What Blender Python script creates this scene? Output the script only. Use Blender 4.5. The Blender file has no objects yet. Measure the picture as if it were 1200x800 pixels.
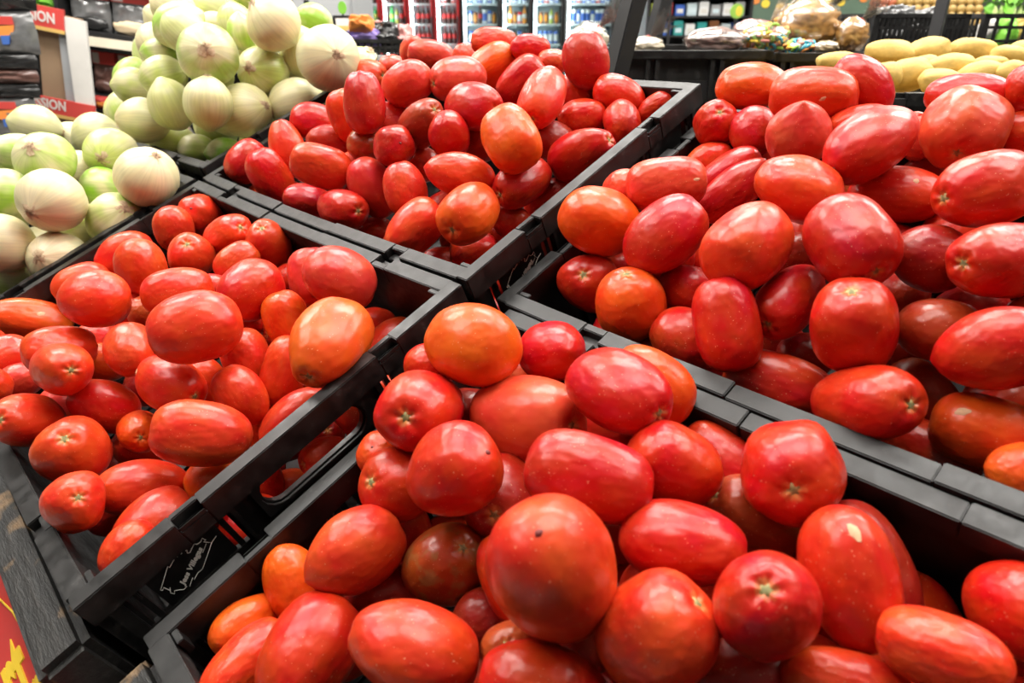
import bpy, bmesh, math, random
from mathutils import Vector, Matrix, noise
from math import pi, sin, cos, sqrt, atan2, radians, hypot

S = bpy.context.scene
COL = S.collection

# ------------------------------------------------------------------ frames
# display frame: u along the crate fronts, v up the slope, w normal to the slope
TILT = radians(23.336)
ZB = 0.85
DISP = Matrix.Translation((0, 0, ZB)) @ Matrix.Rotation(TILT, 4, 'X')
CAM_ROT = [[0.6817085, -0.3058769, 0.6646148], [0.6717764, 0.6215331, -0.403005], [-0.2898102, 0.7212045, 0.6291853]]          # columns right, up, back in display frame
CAM_POS = (1.04551, 0.12188, 0.33059)

# ------------------------------------------------------------------ camera
cam = bpy.data.cameras.new('camera')
cam.sensor_width = 36.0
cam.lens = 24.354
cam.clip_start = 0.02
cam.clip_end = 60
cam.dof.use_dof = True
cam.dof.focus_distance = 0.62
cam.dof.aperture_fstop = 9.0
camo = bpy.data.objects.new('camera', cam)
COL.objects.link(camo)
camo.matrix_world = DISP @ (Matrix.Translation(CAM_POS) @ Matrix(CAM_ROT).to_4x4())
S.camera = camo
CW = camo.matrix_world.translation.copy()
FW = -(camo.matrix_world.to_3x3() @ Vector((0, 0, 1)))
HEAD = atan2(-FW.x, FW.y)                      # heading of the aisle behind the display
AISLE = Matrix.Translation((CW.x, CW.y, 0)) @ Matrix.Rotation(HEAD, 4, 'Z')   # x across, y away, z up

# ------------------------------------------------------------------ world and exposure
wld = bpy.data.worlds.new('shop_ambience')
S.world = wld
wld.use_nodes = True
wld.node_tree.nodes['Background'].inputs[0].default_value = (1.0, 0.97, 0.93, 1)
wld.node_tree.nodes['Background'].inputs[1].default_value = 0.05
S.view_settings.view_transform = 'Standard'
S.view_settings.look = 'None'
S.view_settings.exposure = -0.12
S.view_settings.gamma = 1.0
S.view_settings.use_curve_mapping = False
if hasattr(S, 'cycles'):
    S.cycles.max_bounces = 8
    S.cycles.transparent_max_bounces = 12

# ------------------------------------------------------------------ ceiling lights (tubes over the produce aisle)
def area(x, y, z, sx, sy, power, rot=0.0, col=(1, .96, .9)):
    l = bpy.data.lights.new('ceiling_tube_light', 'AREA')
    l.shape = 'RECTANGLE'; l.size = sx; l.size_y = sy; l.energy = power; l.color = col
    o = bpy.data.objects.new('ceiling_tube_light', l)
    COL.objects.link(o)
    o.matrix_world = AISLE @ Matrix.Translation((x, y, z)) @ Matrix.Rotation(rot, 4, 'Z')
    return o
LAMPS = [(-1.5, 0.55), (0.1, 0.6), (1.7, 0.55), (-1.6, 1.9), (0.2, 1.9), (2.0, 1.9),
         (-1.8, 4.6), (0.6, 4.6), (3.0, 4.6), (-2.2, 8.5), (1.2, 8.5), (-3.4, 12.0), (0.4, 12.2)]
LZ = 2.75
for (x, y) in LAMPS:
    area(x, y, LZ - 0.06, 1.25, 0.60, 20 if y < 1 else 58 if y < 3 else 45, 0.0)

# ------------------------------------------------------------------ material helpers
MATS = {}
def newmat(name):
    m = bpy.data.materials.new(name); m.use_nodes = True
    nt = m.node_tree
    b = nt.nodes['Principled BSDF']
    MATS[name] = m
    return m, nt, b
def plain(name, col, rough=.5, metal=0.0, var=0.0, scale=30, bump=0.0, emit=None, es=0):
    m, nt, b = newmat(name)
    b.inputs['Roughness'].default_value = rough
    b.inputs['Metallic'].default_value = metal
    b.inputs['Base Color'].default_value = (*col, 1)
    if var or bump:
        tc = nt.nodes.new('ShaderNodeTexCoord')
        n = nt.nodes.new('ShaderNodeTexNoise'); n.inputs['Scale'].default_value = scale; n.inputs['Detail'].default_value = 5
        nt.links.new(tc.outputs['Object'], n.inputs['Vector'])
        if var:
            mx = nt.nodes.new('ShaderNodeMix'); mx.data_type = 'RGBA'
            mx.inputs[6].default_value = (*[c * (1 - var) for c in col], 1)
            mx.inputs[7].default_value = (*[min(1, c * (1 + var)) for c in col], 1)
            nt.links.new(n.outputs['Fac'], mx.inputs[0]); nt.links.new(mx.outputs[2], b.inputs['Base Color'])
        if bump:
            bp = nt.nodes.new('ShaderNodeBump'); bp.inputs['Strength'].default_value = bump; bp.inputs['Distance'].default_value = .002
            nt.links.new(n.outputs['Fac'], bp.inputs['Height']); nt.links.new(bp.outputs['Normal'], b.inputs['Normal'])
    if emit:
        b.inputs['Emission Color'].default_value = (*emit, 1); b.inputs['Emission Strength'].default_value = es
    return m
def film(name, col=(1, 1, 1), gloss=.3, rough=.15):
    m = bpy.data.materials.new(name); m.use_nodes = True
    nt = m.node_tree; nt.nodes.clear()
    o = nt.nodes.new('ShaderNodeOutputMaterial'); mx = nt.nodes.new('ShaderNodeMixShader')
    t = nt.nodes.new('ShaderNodeBsdfTransparent'); g = nt.nodes.new('ShaderNodeBsdfGlossy')
    t.inputs[0].default_value = (*col, 1); g.inputs['Roughness'].default_value = rough
    mx.inputs[0].default_value = gloss
    nt.links.new(t.outputs[0], mx.inputs[1]); nt.links.new(g.outputs[0], mx.inputs[2]); nt.links.new(mx.outputs[0], o.inputs[0])
    MATS[name] = m
    return m
def ramp(nt, src, stops):
    r = nt.nodes.new('ShaderNodeValToRGB')
    e = r.color_ramp.elements
    while len(e) < len(stops): e.new(.5)
    for i, (p, c) in enumerate(stops):
        e[i].position = p; e[i].color = (*c, 1) if len(c) == 3 else c
    nt.links.new(src, r.inputs[0])
    return r

def tomato_material():
    m, nt, b = newmat('tomato_skin')
    N = nt.nodes.new; L = nt.links.new
    oi = N('ShaderNodeObjectInfo'); tc = N('ShaderNodeTexCoord')
    add = N('ShaderNodeVectorMath'); add.operation = 'ADD'
    rv = N('ShaderNodeCombineXYZ'); mul = N('ShaderNodeMath'); mul.operation = 'MULTIPLY'; mul.inputs[1].default_value = 37.0
    L(oi.outputs['Random'], mul.inputs[0])
    for i in range(3): L(mul.outputs[0], rv.inputs[i])
    L(tc.outputs['Object'], add.inputs[0]); L(rv.outputs[0], add.inputs[1])
    n1 = N('ShaderNodeTexNoise'); n1.inputs['Scale'].default_value = 1.3; n1.inputs['Detail'].default_value = 3
    L(add.outputs[0], n1.inputs['Vector'])
    hsv = N('ShaderNodeHueSaturation')
    mr = N('ShaderNodeMapRange'); mr.inputs['From Min'].default_value = .3; mr.inputs['From Max'].default_value = .7
    mr.inputs['To Min'].default_value = .498; mr.inputs['To Max'].default_value = .511
    L(n1.outputs['Fac'], mr.inputs['Value']); L(mr.outputs[0], hsv.inputs['Hue'])
    L(oi.outputs['Color'], hsv.inputs['Color'])
    # pale shoulder round the stem end (+Z)
    sep = N('ShaderNodeSeparateXYZ'); L(tc.outputs['Object'], sep.inputs[0])
    d = N('ShaderNodeVectorMath'); d.operation = 'DISTANCE'; d.inputs[1].default_value = (0, 0, .93)
    L(tc.outputs['Object'], d.inputs[0])
    n2 = N('ShaderNodeTexNoise'); n2.inputs['Scale'].default_value = 7; L(add.outputs[0], n2.inputs['Vector'])
    am = N('ShaderNodeMath'); am.operation = 'MULTIPLY_ADD'; am.inputs[1].default_value = .22; L(n2.outputs['Fac'], am.inputs[0])
    L(d.outputs['Value'], am.inputs[2])
    halo = ramp(nt, am.outputs[0], [(.17, (.9, .9, .9)), (.24, (.45, .45, .45)), (.34, (0, 0, 0))])
    mx = N('ShaderNodeMix'); mx.data_type = 'RGBA'; L(halo.outputs[0], mx.inputs[0])
    L(hsv.outputs[0], mx.inputs[6]); mx.inputs[7].default_value = (.62, .30, .09, 1)
    # tiny pale lenticels
    v = N('ShaderNodeTexNoise'); v.inputs['Scale'].default_value = 26; v.inputs['Detail'].default_value = 0; L(add.outputs[0], v.inputs['Vector'])
    sp = ramp(nt, v.outputs['Fac'], [(.79, (0, 0, 0)), (.82, (.5, .5, .5))])
    mx2 = N('ShaderNodeMix'); mx2.data_type = 'RGBA'; L(sp.outputs[0], mx2.inputs[0]); L(mx.outputs[2], mx2.inputs[6])
    mx2.inputs[7].default_value = (.8, .42, .25, 1)
    L(mx2.outputs[2], b.inputs['Base Color'])
    b.inputs['Roughness'].default_value = .33
    b.inputs['IOR'].default_value = 1.40
    b.inputs['Subsurface Weight'].default_value = .12
    b.inputs['Subsurface Radius'].default_value = (.012, .003, .002)
    b.inputs['Subsurface Scale'].default_value = .6
    b.inputs['Coat Weight'].default_value = .12
    b.inputs['Coat Roughness'].default_value = .24
    n3 = N('ShaderNodeTexNoise'); n3.inputs['Scale'].default_value = 3.2; n3.inputs['Detail'].default_value = 1; L(add.outputs[0], n3.inputs['Vector'])
    bp = N('ShaderNodeBump'); bp.inputs['Strength'].default_value = .35; bp.inputs['Distance'].default_value = .004
    L(n3.outputs['Fac'], bp.inputs['Height']); L(bp.outputs['Normal'], b.inputs['Normal'])
    return m
def blotched_material():
    m = MATS['tomato_skin'].copy(); m.name = 'tomato_skin_blotched'
    nt = m.node_tree; b = nt.nodes['Principled BSDF']
    src = b.inputs['Base Color'].links[0].from_socket
    tc = nt.nodes.new('ShaderNodeTexCoord'); n = nt.nodes.new('ShaderNodeTexNoise'); n.inputs['Scale'].default_value = 2.6; n.inputs['Detail'].default_value = 5
    nt.links.new(tc.outputs['Object'], n.inputs['Vector'])
    r = ramp(nt, n.outputs['Fac'], [(.52, (0, 0, 0)), (.62, (.75, .75, .75))])
    mx = nt.nodes.new('ShaderNodeMix'); mx.data_type = 'RGBA'
    nt.links.new(r.outputs[0], mx.inputs[0]); nt.links.new(src, mx.inputs[6]); mx.inputs[7].default_value = (.30, .12, .035, 1)
    nt.links.new(mx.outputs[2], b.inputs['Base Color'])
    MATS['tomato_skin_blotched'] = m
def radial_material(name, stops, rough=.7, scale=9):
    m, nt, b = newmat(name)
    tc = nt.nodes.new('ShaderNodeTexCoord'); ln = nt.nodes.new('ShaderNodeVectorMath'); ln.operation = 'LENGTH'
    sx = nt.nodes.new('ShaderNodeVectorMath'); sx.operation = 'MULTIPLY'; sx.inputs[1].default_value = (1, 1, 0)
    nt.links.new(tc.outputs['Object'], sx.inputs[0]); nt.links.new(sx.outputs[0], ln.inputs[0])
    n = nt.nodes.new('ShaderNodeTexNoise'); n.inputs['Scale'].default_value = scale; nt.links.new(tc.outputs['Object'], n.inputs['Vector'])
    ma = nt.nodes.new('ShaderNodeMath'); ma.operation = 'MULTIPLY_ADD'; ma.inputs[1].default_value = .5
    nt.links.new(n.outputs['Fac'], ma.inputs[0]); nt.links.new(ln.outputs['Value'], ma.inputs[2])
    r = ramp(nt, ma.outputs[0], stops)
    nt.links.new(r.outputs[0], b.inputs['Base Color']); b.inputs['Roughness'].default_value = rough
    return m
def onion_material():
    m, nt, b = newmat('onion_skin')
    N = nt.nodes.new; L = nt.links.new
    oi = N('ShaderNodeObjectInfo'); tc = N('ShaderNodeTexCoord'); sep = N('ShaderNodeSeparateXYZ'); L(tc.outputs['Object'], sep.inputs[0])
    at = N('ShaderNodeMath'); at.operation = 'ARCTAN2'; L(sep.outputs[0], at.inputs[0]); L(sep.outputs[1], at.inputs[1])
    cx = N('ShaderNodeCombineXYZ'); L(at.outputs[0], cx.inputs[0])
    rz = N('ShaderNodeMath'); rz.operation = 'MULTIPLY'; rz.inputs[1].default_value = .07; L(sep.outputs[2], rz.inputs[0]); L(rz.outputs[0], cx.inputs[1]); L(oi.outputs['Random'], cx.inputs[2])
    n = N('ShaderNodeTexNoise'); n.inputs['Scale'].default_value = 11; n.inputs['Detail'].default_value = 3; L(cx.outputs[0], n.inputs['Vector'])
    st = ramp(nt, n.outputs['Fac'], [(.40, (.80, .80, .80)), (.58, (1.0, 1.0, 1.0))])
    # cream / green patches
    rv = N('ShaderNodeCombineXYZ'); mu = N('ShaderNodeMath'); mu.operation = 'MULTIPLY'; mu.inputs[1].default_value = 23; L(oi.outputs['Random'], mu.inputs[0])
    for i in range(3): L(mu.outputs[0], rv.inputs[i])
    ad = N('ShaderNodeVectorMath'); ad.operation = 'ADD'; L(tc.outputs['Object'], ad.inputs[0]); L(rv.outputs[0], ad.inputs[1])
    n2 = N('ShaderNodeTexNoise'); n2.inputs['Scale'].default_value = .9; n2.inputs['Detail'].default_value = 2; L(ad.outputs[0], n2.inputs['Vector'])
    pt = ramp(nt, n2.outputs['Fac'], [(.40, (0, 0, 0)), (.62, (1, 1, 1))])
    mx = N('ShaderNodeMix'); mx.data_type = 'RGBA'; L(pt.outputs[0], mx.inputs[0]); L(oi.outputs['Color'], mx.inputs[6]); mx.inputs[7].default_value = (.65, .61, .35, 1)
    mm = N('ShaderNodeMix'); mm.data_type = 'RGBA'; mm.blend_type = 'MULTIPLY'; mm.inputs[0].default_value = .55
    L(mx.outputs[2], mm.inputs[6]); L(st.outputs[0], mm.inputs[7])
    L(mm.outputs[2], b.inputs['Base Color'])
    b.inputs['Roughness'].default_value = .38
    b.inputs['Subsurface Weight'].default_value = .2; b.inputs['Subsurface Radius'].default_value = (.01, .009, .004); b.inputs['Subsurface Scale'].default_value = .5
    bp = N('ShaderNodeBump'); bp.inputs['Strength'].default_value = .12; bp.inputs['Distance'].default_value = .002
    L(n.outputs['Fac'], bp.inputs['Height']); L(bp.outputs['Normal'], b.inputs['Normal'])
def plastic_material():
    m, nt, b = newmat('black_plastic')
    N = nt.nodes.new; L = nt.links.new
    tc = N('ShaderNodeTexCoord'); n = N('ShaderNodeTexNoise'); n.inputs['Scale'].default_value = 55; n.inputs['Detail'].default_value = 8; n.inputs['Roughness'].default_value = .7
    L(tc.outputs['Object'], n.inputs['Vector'])
    r = ramp(nt, n.outputs['Fac'], [(.42, (.0045, .0042, .004)), (.60, (.010, .0095, .009)), (.78, (.05, .047, .044))])
    L(r.outputs[0], b.inputs['Base Color'])
    r2 = ramp(nt, n.outputs['Fac'], [(.4, (.36, .36, .36)), (.7, (.62, .62, .62))]); L(r2.outputs[0], b.inputs['Roughness'])
    bp = N('ShaderNodeBump'); bp.inputs['Strength'].default_value = .12; bp.inputs['Distance'].default_value = .001
    L(n.outputs['Fac'], bp.inputs['Height']); L(bp.outputs['Normal'], b.inputs['Normal'])
    m2 = m.copy(); m2.name = 'scuffed_black_plastic'; MATS['scuffed_black_plastic'] = m2
    for nd in m2.node_tree.nodes:
        if nd.type == 'VALTORGB' and nd.color_ramp.elements[0].color[0] < .1:
            for e, c in zip(nd.color_ramp.elements, ((.005, .0047, .0045), (.014, .0133, .0127), (.075, .071, .068))): e.color = (*c, 1)
def wood_material():
    m, nt, b = newmat('black_painted_wood')
    N = nt.nodes.new; L = nt.links.new
    tc = N('ShaderNodeTexCoord'); mp = N('ShaderNodeMapping'); mp.inputs['Scale'].default_value = (18, 90, 90); L(tc.outputs['Object'], mp.inputs[0])
    n = N('ShaderNodeTexNoise'); n.inputs['Scale'].default_value = 1.4; n.inputs['Detail'].default_value = 9; n.inputs['Roughness'].default_value = .72; L(mp.outputs[0], n.inputs['Vector'])
    n2 = N('ShaderNodeTexNoise'); n2.inputs['Scale'].default_value = 26; n2.inputs['Detail'].default_value = 6; L(tc.outputs['Object'], n2.inputs['Vector'])
    ge = N('ShaderNodeNewGeometry')
    pr = ramp(nt, ge.outputs['Pointiness'], [(.505, (0, 0, 0)), (.56, (.16, .16, .16))])
    sm = N('ShaderNodeMath'); sm.operation = 'ADD'; L(n2.outputs['Fac'], sm.inputs[0]); L(pr.outputs[0], sm.inputs[1])
    base = ramp(nt, n.outputs['Fac'], [(.38, (.005, .0047, .0044)), (.56, (.016, .015, .0135)), (.74, (.06, .056, .05))])
    we = ramp(nt, sm.outputs[0], [(.74, (0, 0, 0)), (.82, (.85, .85, .85))])
    mx = N('ShaderNodeMix'); mx.data_type = 'RGBA'; L(we.outputs[0], mx.inputs[0]); L(base.outputs[0], mx.inputs[6]); mx.inputs[7].default_value = (.26, .16, .075, 1)
    L(mx.outputs[2], b.inputs['Base Color']); b.inputs['Roughness'].default_value = .42
    bp = N('ShaderNodeBump'); bp.inputs['Strength'].default_value = .6; bp.inputs['Distance'].default_value = .003
    L(n.outputs['Fac'], bp.inputs['Height']); L(bp.outputs['Normal'], b.inputs['Normal'])

tomato_material(); blotched_material(); onion_material(); plastic_material(); wood_material()
radial_material('stem_scar_cork', [(.16, (.05, .045, .02)), (.30, (.28, .26, .10)), (.42, (.50, .42, .19)), (.62, (.62, .40, .16))])
radial_material('root_fibre', [(.2, (.16, .09, .05)), (.36, (.40, .27, .16)), (.6, (.62, .50, .32))], .85, 14)
plain('skin_scar', (.62, .36, .20), .6, var=.25, scale=40)
plain('skin_pit', (.16, .012, .008), .6)
plain('white_print', (.62, .60, .55), .6)
plain('potato_skin', (.58, .39, .10), .6, var=.25, scale=5, bump=.25)
plain('red_board', (.52, .035, .03), .45, var=.15, scale=20)
plain('yellow_print', (.80, .55, .03), .5)
plain('cardboard', (.30, .20, .12), .8, var=.12, scale=14)
plain('paper_white', (.62, .60, .56), .6, var=.08, scale=18)
plain('red_card', (.55, .06, .05), .45)
plain('ochre_card', (.62, .40, .12), .5)
plain('black_metal', (.016, .016, .017), .4, var=.2)
plain('dark_pack', (.018, .018, .018), .22, var=.4, scale=25, bump=.8)
plain('silver_pack', (.22, .22, .22), .18, metal=.4, var=.8, scale=22, bump=1.0)
plain('brown_pack', (.10, .05, .04), .3, var=.4, scale=30, bump=.5)
plain('beige_pack', (.60, .47, .30), .5, var=.2, scale=40)
plain('blue_print', (.05, .13, .42), .5)
plain('orange_print', (.78, .25, .05), .5)
plain('leaf_green', (.16, .42, .04), .5, var=.45, scale=8)
plain('leaf_pale', (.55, .70, .25), .5, var=.35, scale=8)
plain('grey_panel', (.36, .37, .38), .5, var=.12, scale=6)
plain('purple_pack', (.30, .22, .55), .35, var=.4, scale=20)
plain('pink_pack', (.62, .30, .28), .35, var=.3, scale=20)
plain('floor_tile', (.42, .40, .37), .3, var=.08, scale=3)
plain('ceiling_panel', (.75, .74, .72), .8)
plain('wall_paint', (.62, .62, .60), .7, var=.04, scale=2)
plain('red_cooler', (.55, .02, .025), .35)
plain('black_cooler', (.02, .02, .022), .35)
plain('grey_cooler', (.20, .21, .22), .4)
plain('cooler_inside', (.55, .66, .68), .5)
plain('shelf_white', (.7, .74, .75), .4)
plain('led_strip', (.9, .95, 1), .5, emit=(.86, .97, 1), es=22.0)
plain('lamp_diffuser', (1, 1, 1), .5, emit=(1, .97, .92), es=6.0)
film('cooler_glass', (.93, .98, .98), .06, .05)
film('bag_film', (.97, .96, .94), .22, .22)
for nm, c in dict(cola=(.05, .015, .012), lemon=(.05, .5, .12), orange=(.8, .3, .04), blue=(.06, .14, .5), teal=(.05, .35, .33), clear=(.55, .66, .70), brown=(.22, .09, .04), lime=(.5, .6, .12), white=(.75, .76, .76), red=(.6, .03, .03), grape=(.2, .06, .25)).items():
    plain('drink_' + nm, c, .22)
for nm, c in dict(yellow=(.85, .62, .06), green=(.30, .55, .08), teal=(.05, .30, .38), orange=(.85, .32, .08), pink=(.80, .30, .26)).items():
    plain('loop_' + nm, c, .5)
plain('crackling', (.48, .25, .06), .55, var=.7, scale=60, bump=1.0)
plain('crisp_brown', (.26, .17, .15), .45, var=.5, scale=40, bump=.6)
plain('mushroom_cream', (.72, .64, .50), .5, var=.2, scale=20)
plain('fruit_brown', (.48, .32, .10), .6, var=.3, scale=20)
plain('fruit_red', (.55, .17, .08), .5, var=.3, scale=20)
plain('green_banner', (.10, .16, .11), .6, var=.5, scale=3)

# ------------------------------------------------------------------ mesh helpers
class MB:
    def __init__(s): s.v = []; s.f = []; s.m = []
    def box(s, x0, x1, y0, y1, z0, z1, mi=0):
        k = len(s.v)
        s.v += [(x, y, z) for x in (x0, x1) for y in (y0, y1) for z in (z0, z1)]
        for q in ((0, 1, 3, 2), (4, 6, 7, 5), (0, 4, 5, 1), (2, 3, 7, 6), (0, 2, 6, 4), (1, 5, 7, 3)):
            s.f.append(tuple(k + i for i in q)); s.m.append(mi)
        return s
    def prism(s, pts, a, b, axis=2, mi=0):
        n = len(pts); k = len(s.v)
        def put(p, h):
            return (h, p[0], p[1]) if axis == 0 else ((p[0], h, p[1]) if axis == 1 else (p[0], p[1], h))
        s.v += [put(p, a) for p in pts] + [put(p, b) for p in pts]
        s.f.append(tuple(range(k + n - 1, k - 1, -1))); s.f.append(tuple(range(k + n, k + 2 * n))); s.m += [mi, mi]
        for i in range(n):
            j = (i + 1) % n; s.f.append((k + i, k + j, k + n + j, k + n + i)); s.m.append(mi)
        return s
    def lathe(s, prof, n=12, c=(0, 0), mi=0):
        k = len(s.v)
        for r, z in prof:
            for i in range(n):
                a = 2 * pi * i / n; s.v.append((c[0] + r * cos(a), c[1] + r * sin(a), z))
        for j in range(len(prof) - 1):
            m_ = mi[j] if isinstance(mi, (list, tuple)) else mi
            for i in range(n):
                i2 = (i + 1) % n
                s.f.append((k + j * n + i, k + j * n + i2, k + (j + 1) * n + i2, k + (j + 1) * n + i)); s.m.append(m_)
        s.f.append(tuple(k + n - 1 - i for i in range(n))); s.m.append(mi[0] if isinstance(mi, (list, tuple)) else mi)
        e = k + (len(prof) - 1) * n
        s.f.append(tuple(e + i for i in range(n))); s.m.append(mi[-1] if isinstance(mi, (list, tuple)) else mi)
        return s
    def tube(s, pts, r, n=6, mi=0):
        k = len(s.v)
        for i, p in enumerate(pts):
            p = Vector(p); d = (Vector(pts[min(i + 1, len(pts) - 1)]) - Vector(pts[max(i - 1, 0)])).normalized()
            a = d.cross(Vector((.13, .31, .94))).normalized(); b = d.cross(a)
            for j in range(n):
                t = 2 * pi * j / n; s.v.append(tuple(p + r * (a * cos(t) + b * sin(t))))
        for i in range(len(pts) - 1):
            for j in range(n):
                j2 = (j + 1) % n
                s.f.append((k + i * n + j, k + i * n + j2, k + (i + 1) * n + j2, k + (i + 1) * n + j)); s.m.append(mi)
        return s
    def mesh(s, name, mats, smooth=False, bevel=0):
        me = bpy.data.meshes.new(name); me.from_pydata(s.v, [], s.f)
        for m in (mats if isinstance(mats, (list, tuple)) else [mats]): me.materials.append(MATS[m])
        me.polygons.foreach_set('material_index', s.m)
        bm = bmesh.new(); bm.from_mesh(me); bmesh.ops.recalc_face_normals(bm, faces=bm.faces)
        if bevel: bmesh.ops.bevel(bm, geom=list(bm.edges), offset=bevel, segments=2, affect='EDGES', clamp_overlap=True)
        if smooth:
            for q in bm.faces: q.smooth = True
        bm.to_mesh(me); bm.free()
        return me
def put(name, me, parent=None, mat=None, loc=None):
    o = bpy.data.objects.new(name, me); COL.objects.link(o)
    if parent: o.parent = parent
    if mat is not None: o.matrix_local = mat
    elif loc is not None: o.location = loc
    return o
def tag(o, label=None, cat=None, group=None, kind=None):
    if label: o['label'] = label
    if cat: o['category'] = cat
    if group: o['group'] = group
    if kind: o['kind'] = kind
    return o
def root(name, mat, label, cat, group=None, kind=None):
    o = bpy.data.objects.new(name, None); COL.objects.link(o); o.matrix_world = mat; o.empty_display_size = .05
    return tag(o, label, cat, group, kind)
def copy_tree(o, parent=None):
    c = o.copy(); COL.objects.link(c)
    if parent: c.parent = parent
    for ch in list(o.children): copy_tree(ch, c)
    return c
def at(x, y, z, rz=0.0, rx=0.0):
    return AISLE @ Matrix.Translation((x, y, z)) @ Matrix.Rotation(rz, 4, 'Z') @ Matrix.Rotation(rx, 4, 'X')
def text_mesh(body, size, mat, extrude=.0004, shear=0.0, offset=0.0, align='LEFT'):
    cu = bpy.data.curves.new('lettering', 'FONT'); cu.body = body; cu.size = size; cu.extrude = extrude; cu.shear = shear; cu.offset = offset
    cu.align_x = align; cu.resolution_u = 3
    o = bpy.data.objects.new('lettering_tmp', cu); COL.objects.link(o)
    dg = bpy.context.evaluated_depsgraph_get(); dg.update()
    me = bpy.data.meshes.new_from_object(o.evaluated_get(dg))
    bpy.data.objects.remove(o); me.materials.clear(); me.materials.append(MATS[mat])
    return me

# ------------------------------------------------------------------ the shop itself
def structure(name, me, mat=None): return tag(put(name, me, None, mat), kind='structure')
structure('floor', MB().box(-9, 9, -4, 17, -.05, 0).mesh('floor', 'floor_tile'), AISLE)
structure('ceiling', MB().box(-9, 9, -4, 17, 2.85, 2.95).mesh('ceiling', 'ceiling_panel'), AISLE)
structure('wall_back', MB().box(-9, 9, 16.5, 16.7, 0, 2.85).mesh('wall_back', 'wall_paint'), AISLE)
structure('wall_left', MB().box(-9, -8.8, -4, 16.5, 0, 2.85).mesh('wall_left', 'wall_paint'), AISLE)
structure('wall_right', MB().box(8.8, 9, -4, 16.5, 0, 2.85).mesh('wall_right', 'wall_paint'), AISLE)
fx_body = MB().box(-.66, .66, -.34, .34, -.005, .07).mesh('housing', 'paper_white')
fx_dif = MB().box(-.64, .64, -.32, .32, -.03, -.006).mesh('diffuser', 'lamp_diffuser')
ORD = ['first', 'second', 'third', 'fourth', 'fifth', 'sixth', 'seventh', 'eighth', 'ninth', 'tenth', 'eleventh', 'twelfth', 'thirteenth', 'fourteenth', 'fifteenth', 'sixteenth']
for i, (x, y) in enumerate(LAMPS):
    r = root('ceiling_light', at(x, y, LZ), 'white rectangular ceiling light, ' + ORD[i] + ' counted from the tomato display', 'ceiling light', 'ceiling lights of the shop')
    put('housing', fx_body, r); put('diffuser', fx_dif, r)

# ------------------------------------------------------------------ sloping display stand
def disp(u, v, w, rz=0.0): return DISP @ Matrix.Translation((u, v, w)) @ Matrix.Rotation(rz, 4, 'Z')
LX, LY, CH = .600, .367, .175
stand = root('display_stand', disp(0, 0, 0), 'black painted wooden stand sloping up under the vegetable crates', 'stand')
for (u0, u1, w) in ((-1.26, -.008, -.18), (-.006, .603, -.18), (.606, 1.24, -.211)):
    for (v0, v1) in ((-.03, .19), (.192, .385), (.387, .58), (.582, .78)):
        ww = w
        put('plank', MB().box(u0, u1, v0, v1, ww - .018, ww).mesh('plank', 'black_painted_wood'), stand)
put('front_rail', MB().box(-1.26, .604, -.043, -.006, -.085, -.022).mesh('front_rail', 'black_painted_wood', False, .006), stand)
put('front_rail', MB().box(.634, 1.26, -.030, .020, -.120, -.036).mesh('front_rail', 'black_painted_wood', False, .009), stand)
put('end_block', MB().box(.606, .627, -.050, .010, -.40, -.098).mesh('end_block', 'black_painted_wood', False, .004), stand)
put('end_board', MB().box(.604, .626, .015, .78, -.45, -.235).mesh('end_board', 'black_painted_wood', False, .004), stand)
put('apron', MB().box(-1.26, 1.26, -.045, -.012, -.50, -.09).mesh('apron', 'black_painted_wood'), stand)
INV = DISP.inverted()
for (u, v) in ((-1.2, .0), (.6, .0), (1.2, .0), (-1.2, .72), (.6, .72), (1.2, .72)):
    p = DISP @ Vector((u, v, -.24)); q = Vector((p.x, p.y, 0))
    me = MB().box(-.03, .03, -.03, .03, 0, p.z).mesh('leg', 'black_painted_wood')
    put('leg', me, stand, INV @ Matrix.Translation(q))

# red sign hung on the front of the stand
sg = root('sign_board', disp(.565, -.047, -.050), 'red sign board with yellow lettering on the front of the black stand', 'sign')
sc_, ss_ = cos(.42), sin(.42)
SGM = Matrix(((0, -1, 0, 0), (sc_, 0, -ss_, 0), (ss_, 0, sc_, 0), (0, 0, 0, 1)))     # x towards the rail, y away from the viewer
put('panel', MB().box(-.20, .004, -.12, .75, -.006, 0).mesh('panel', 'red_board'), sg, SGM)
tm = text_mesh('Fort.', .13, 'yellow_print', .0008, -.12, .003, 'RIGHT')
put('lettering', tm, sg, SGM @ Matrix.Translation((-.004, -.012, .0005)) @ Matrix.Diagonal((.26, 1, 1, 1)))
b = MB()
b.tube([(-.075, .16, .001), (-.06, .125, .001), (-.045, .15, .001), (-.03, .105, .001), (-.018, .125, .001), (-.008, .085, .001), (-.004, .05, .001), (-.006, .02, .001), (-.002, -.04, .001)], .0009)
put('outline', b.mesh('outline', 'yellow_print', True), sg, SGM)

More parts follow.
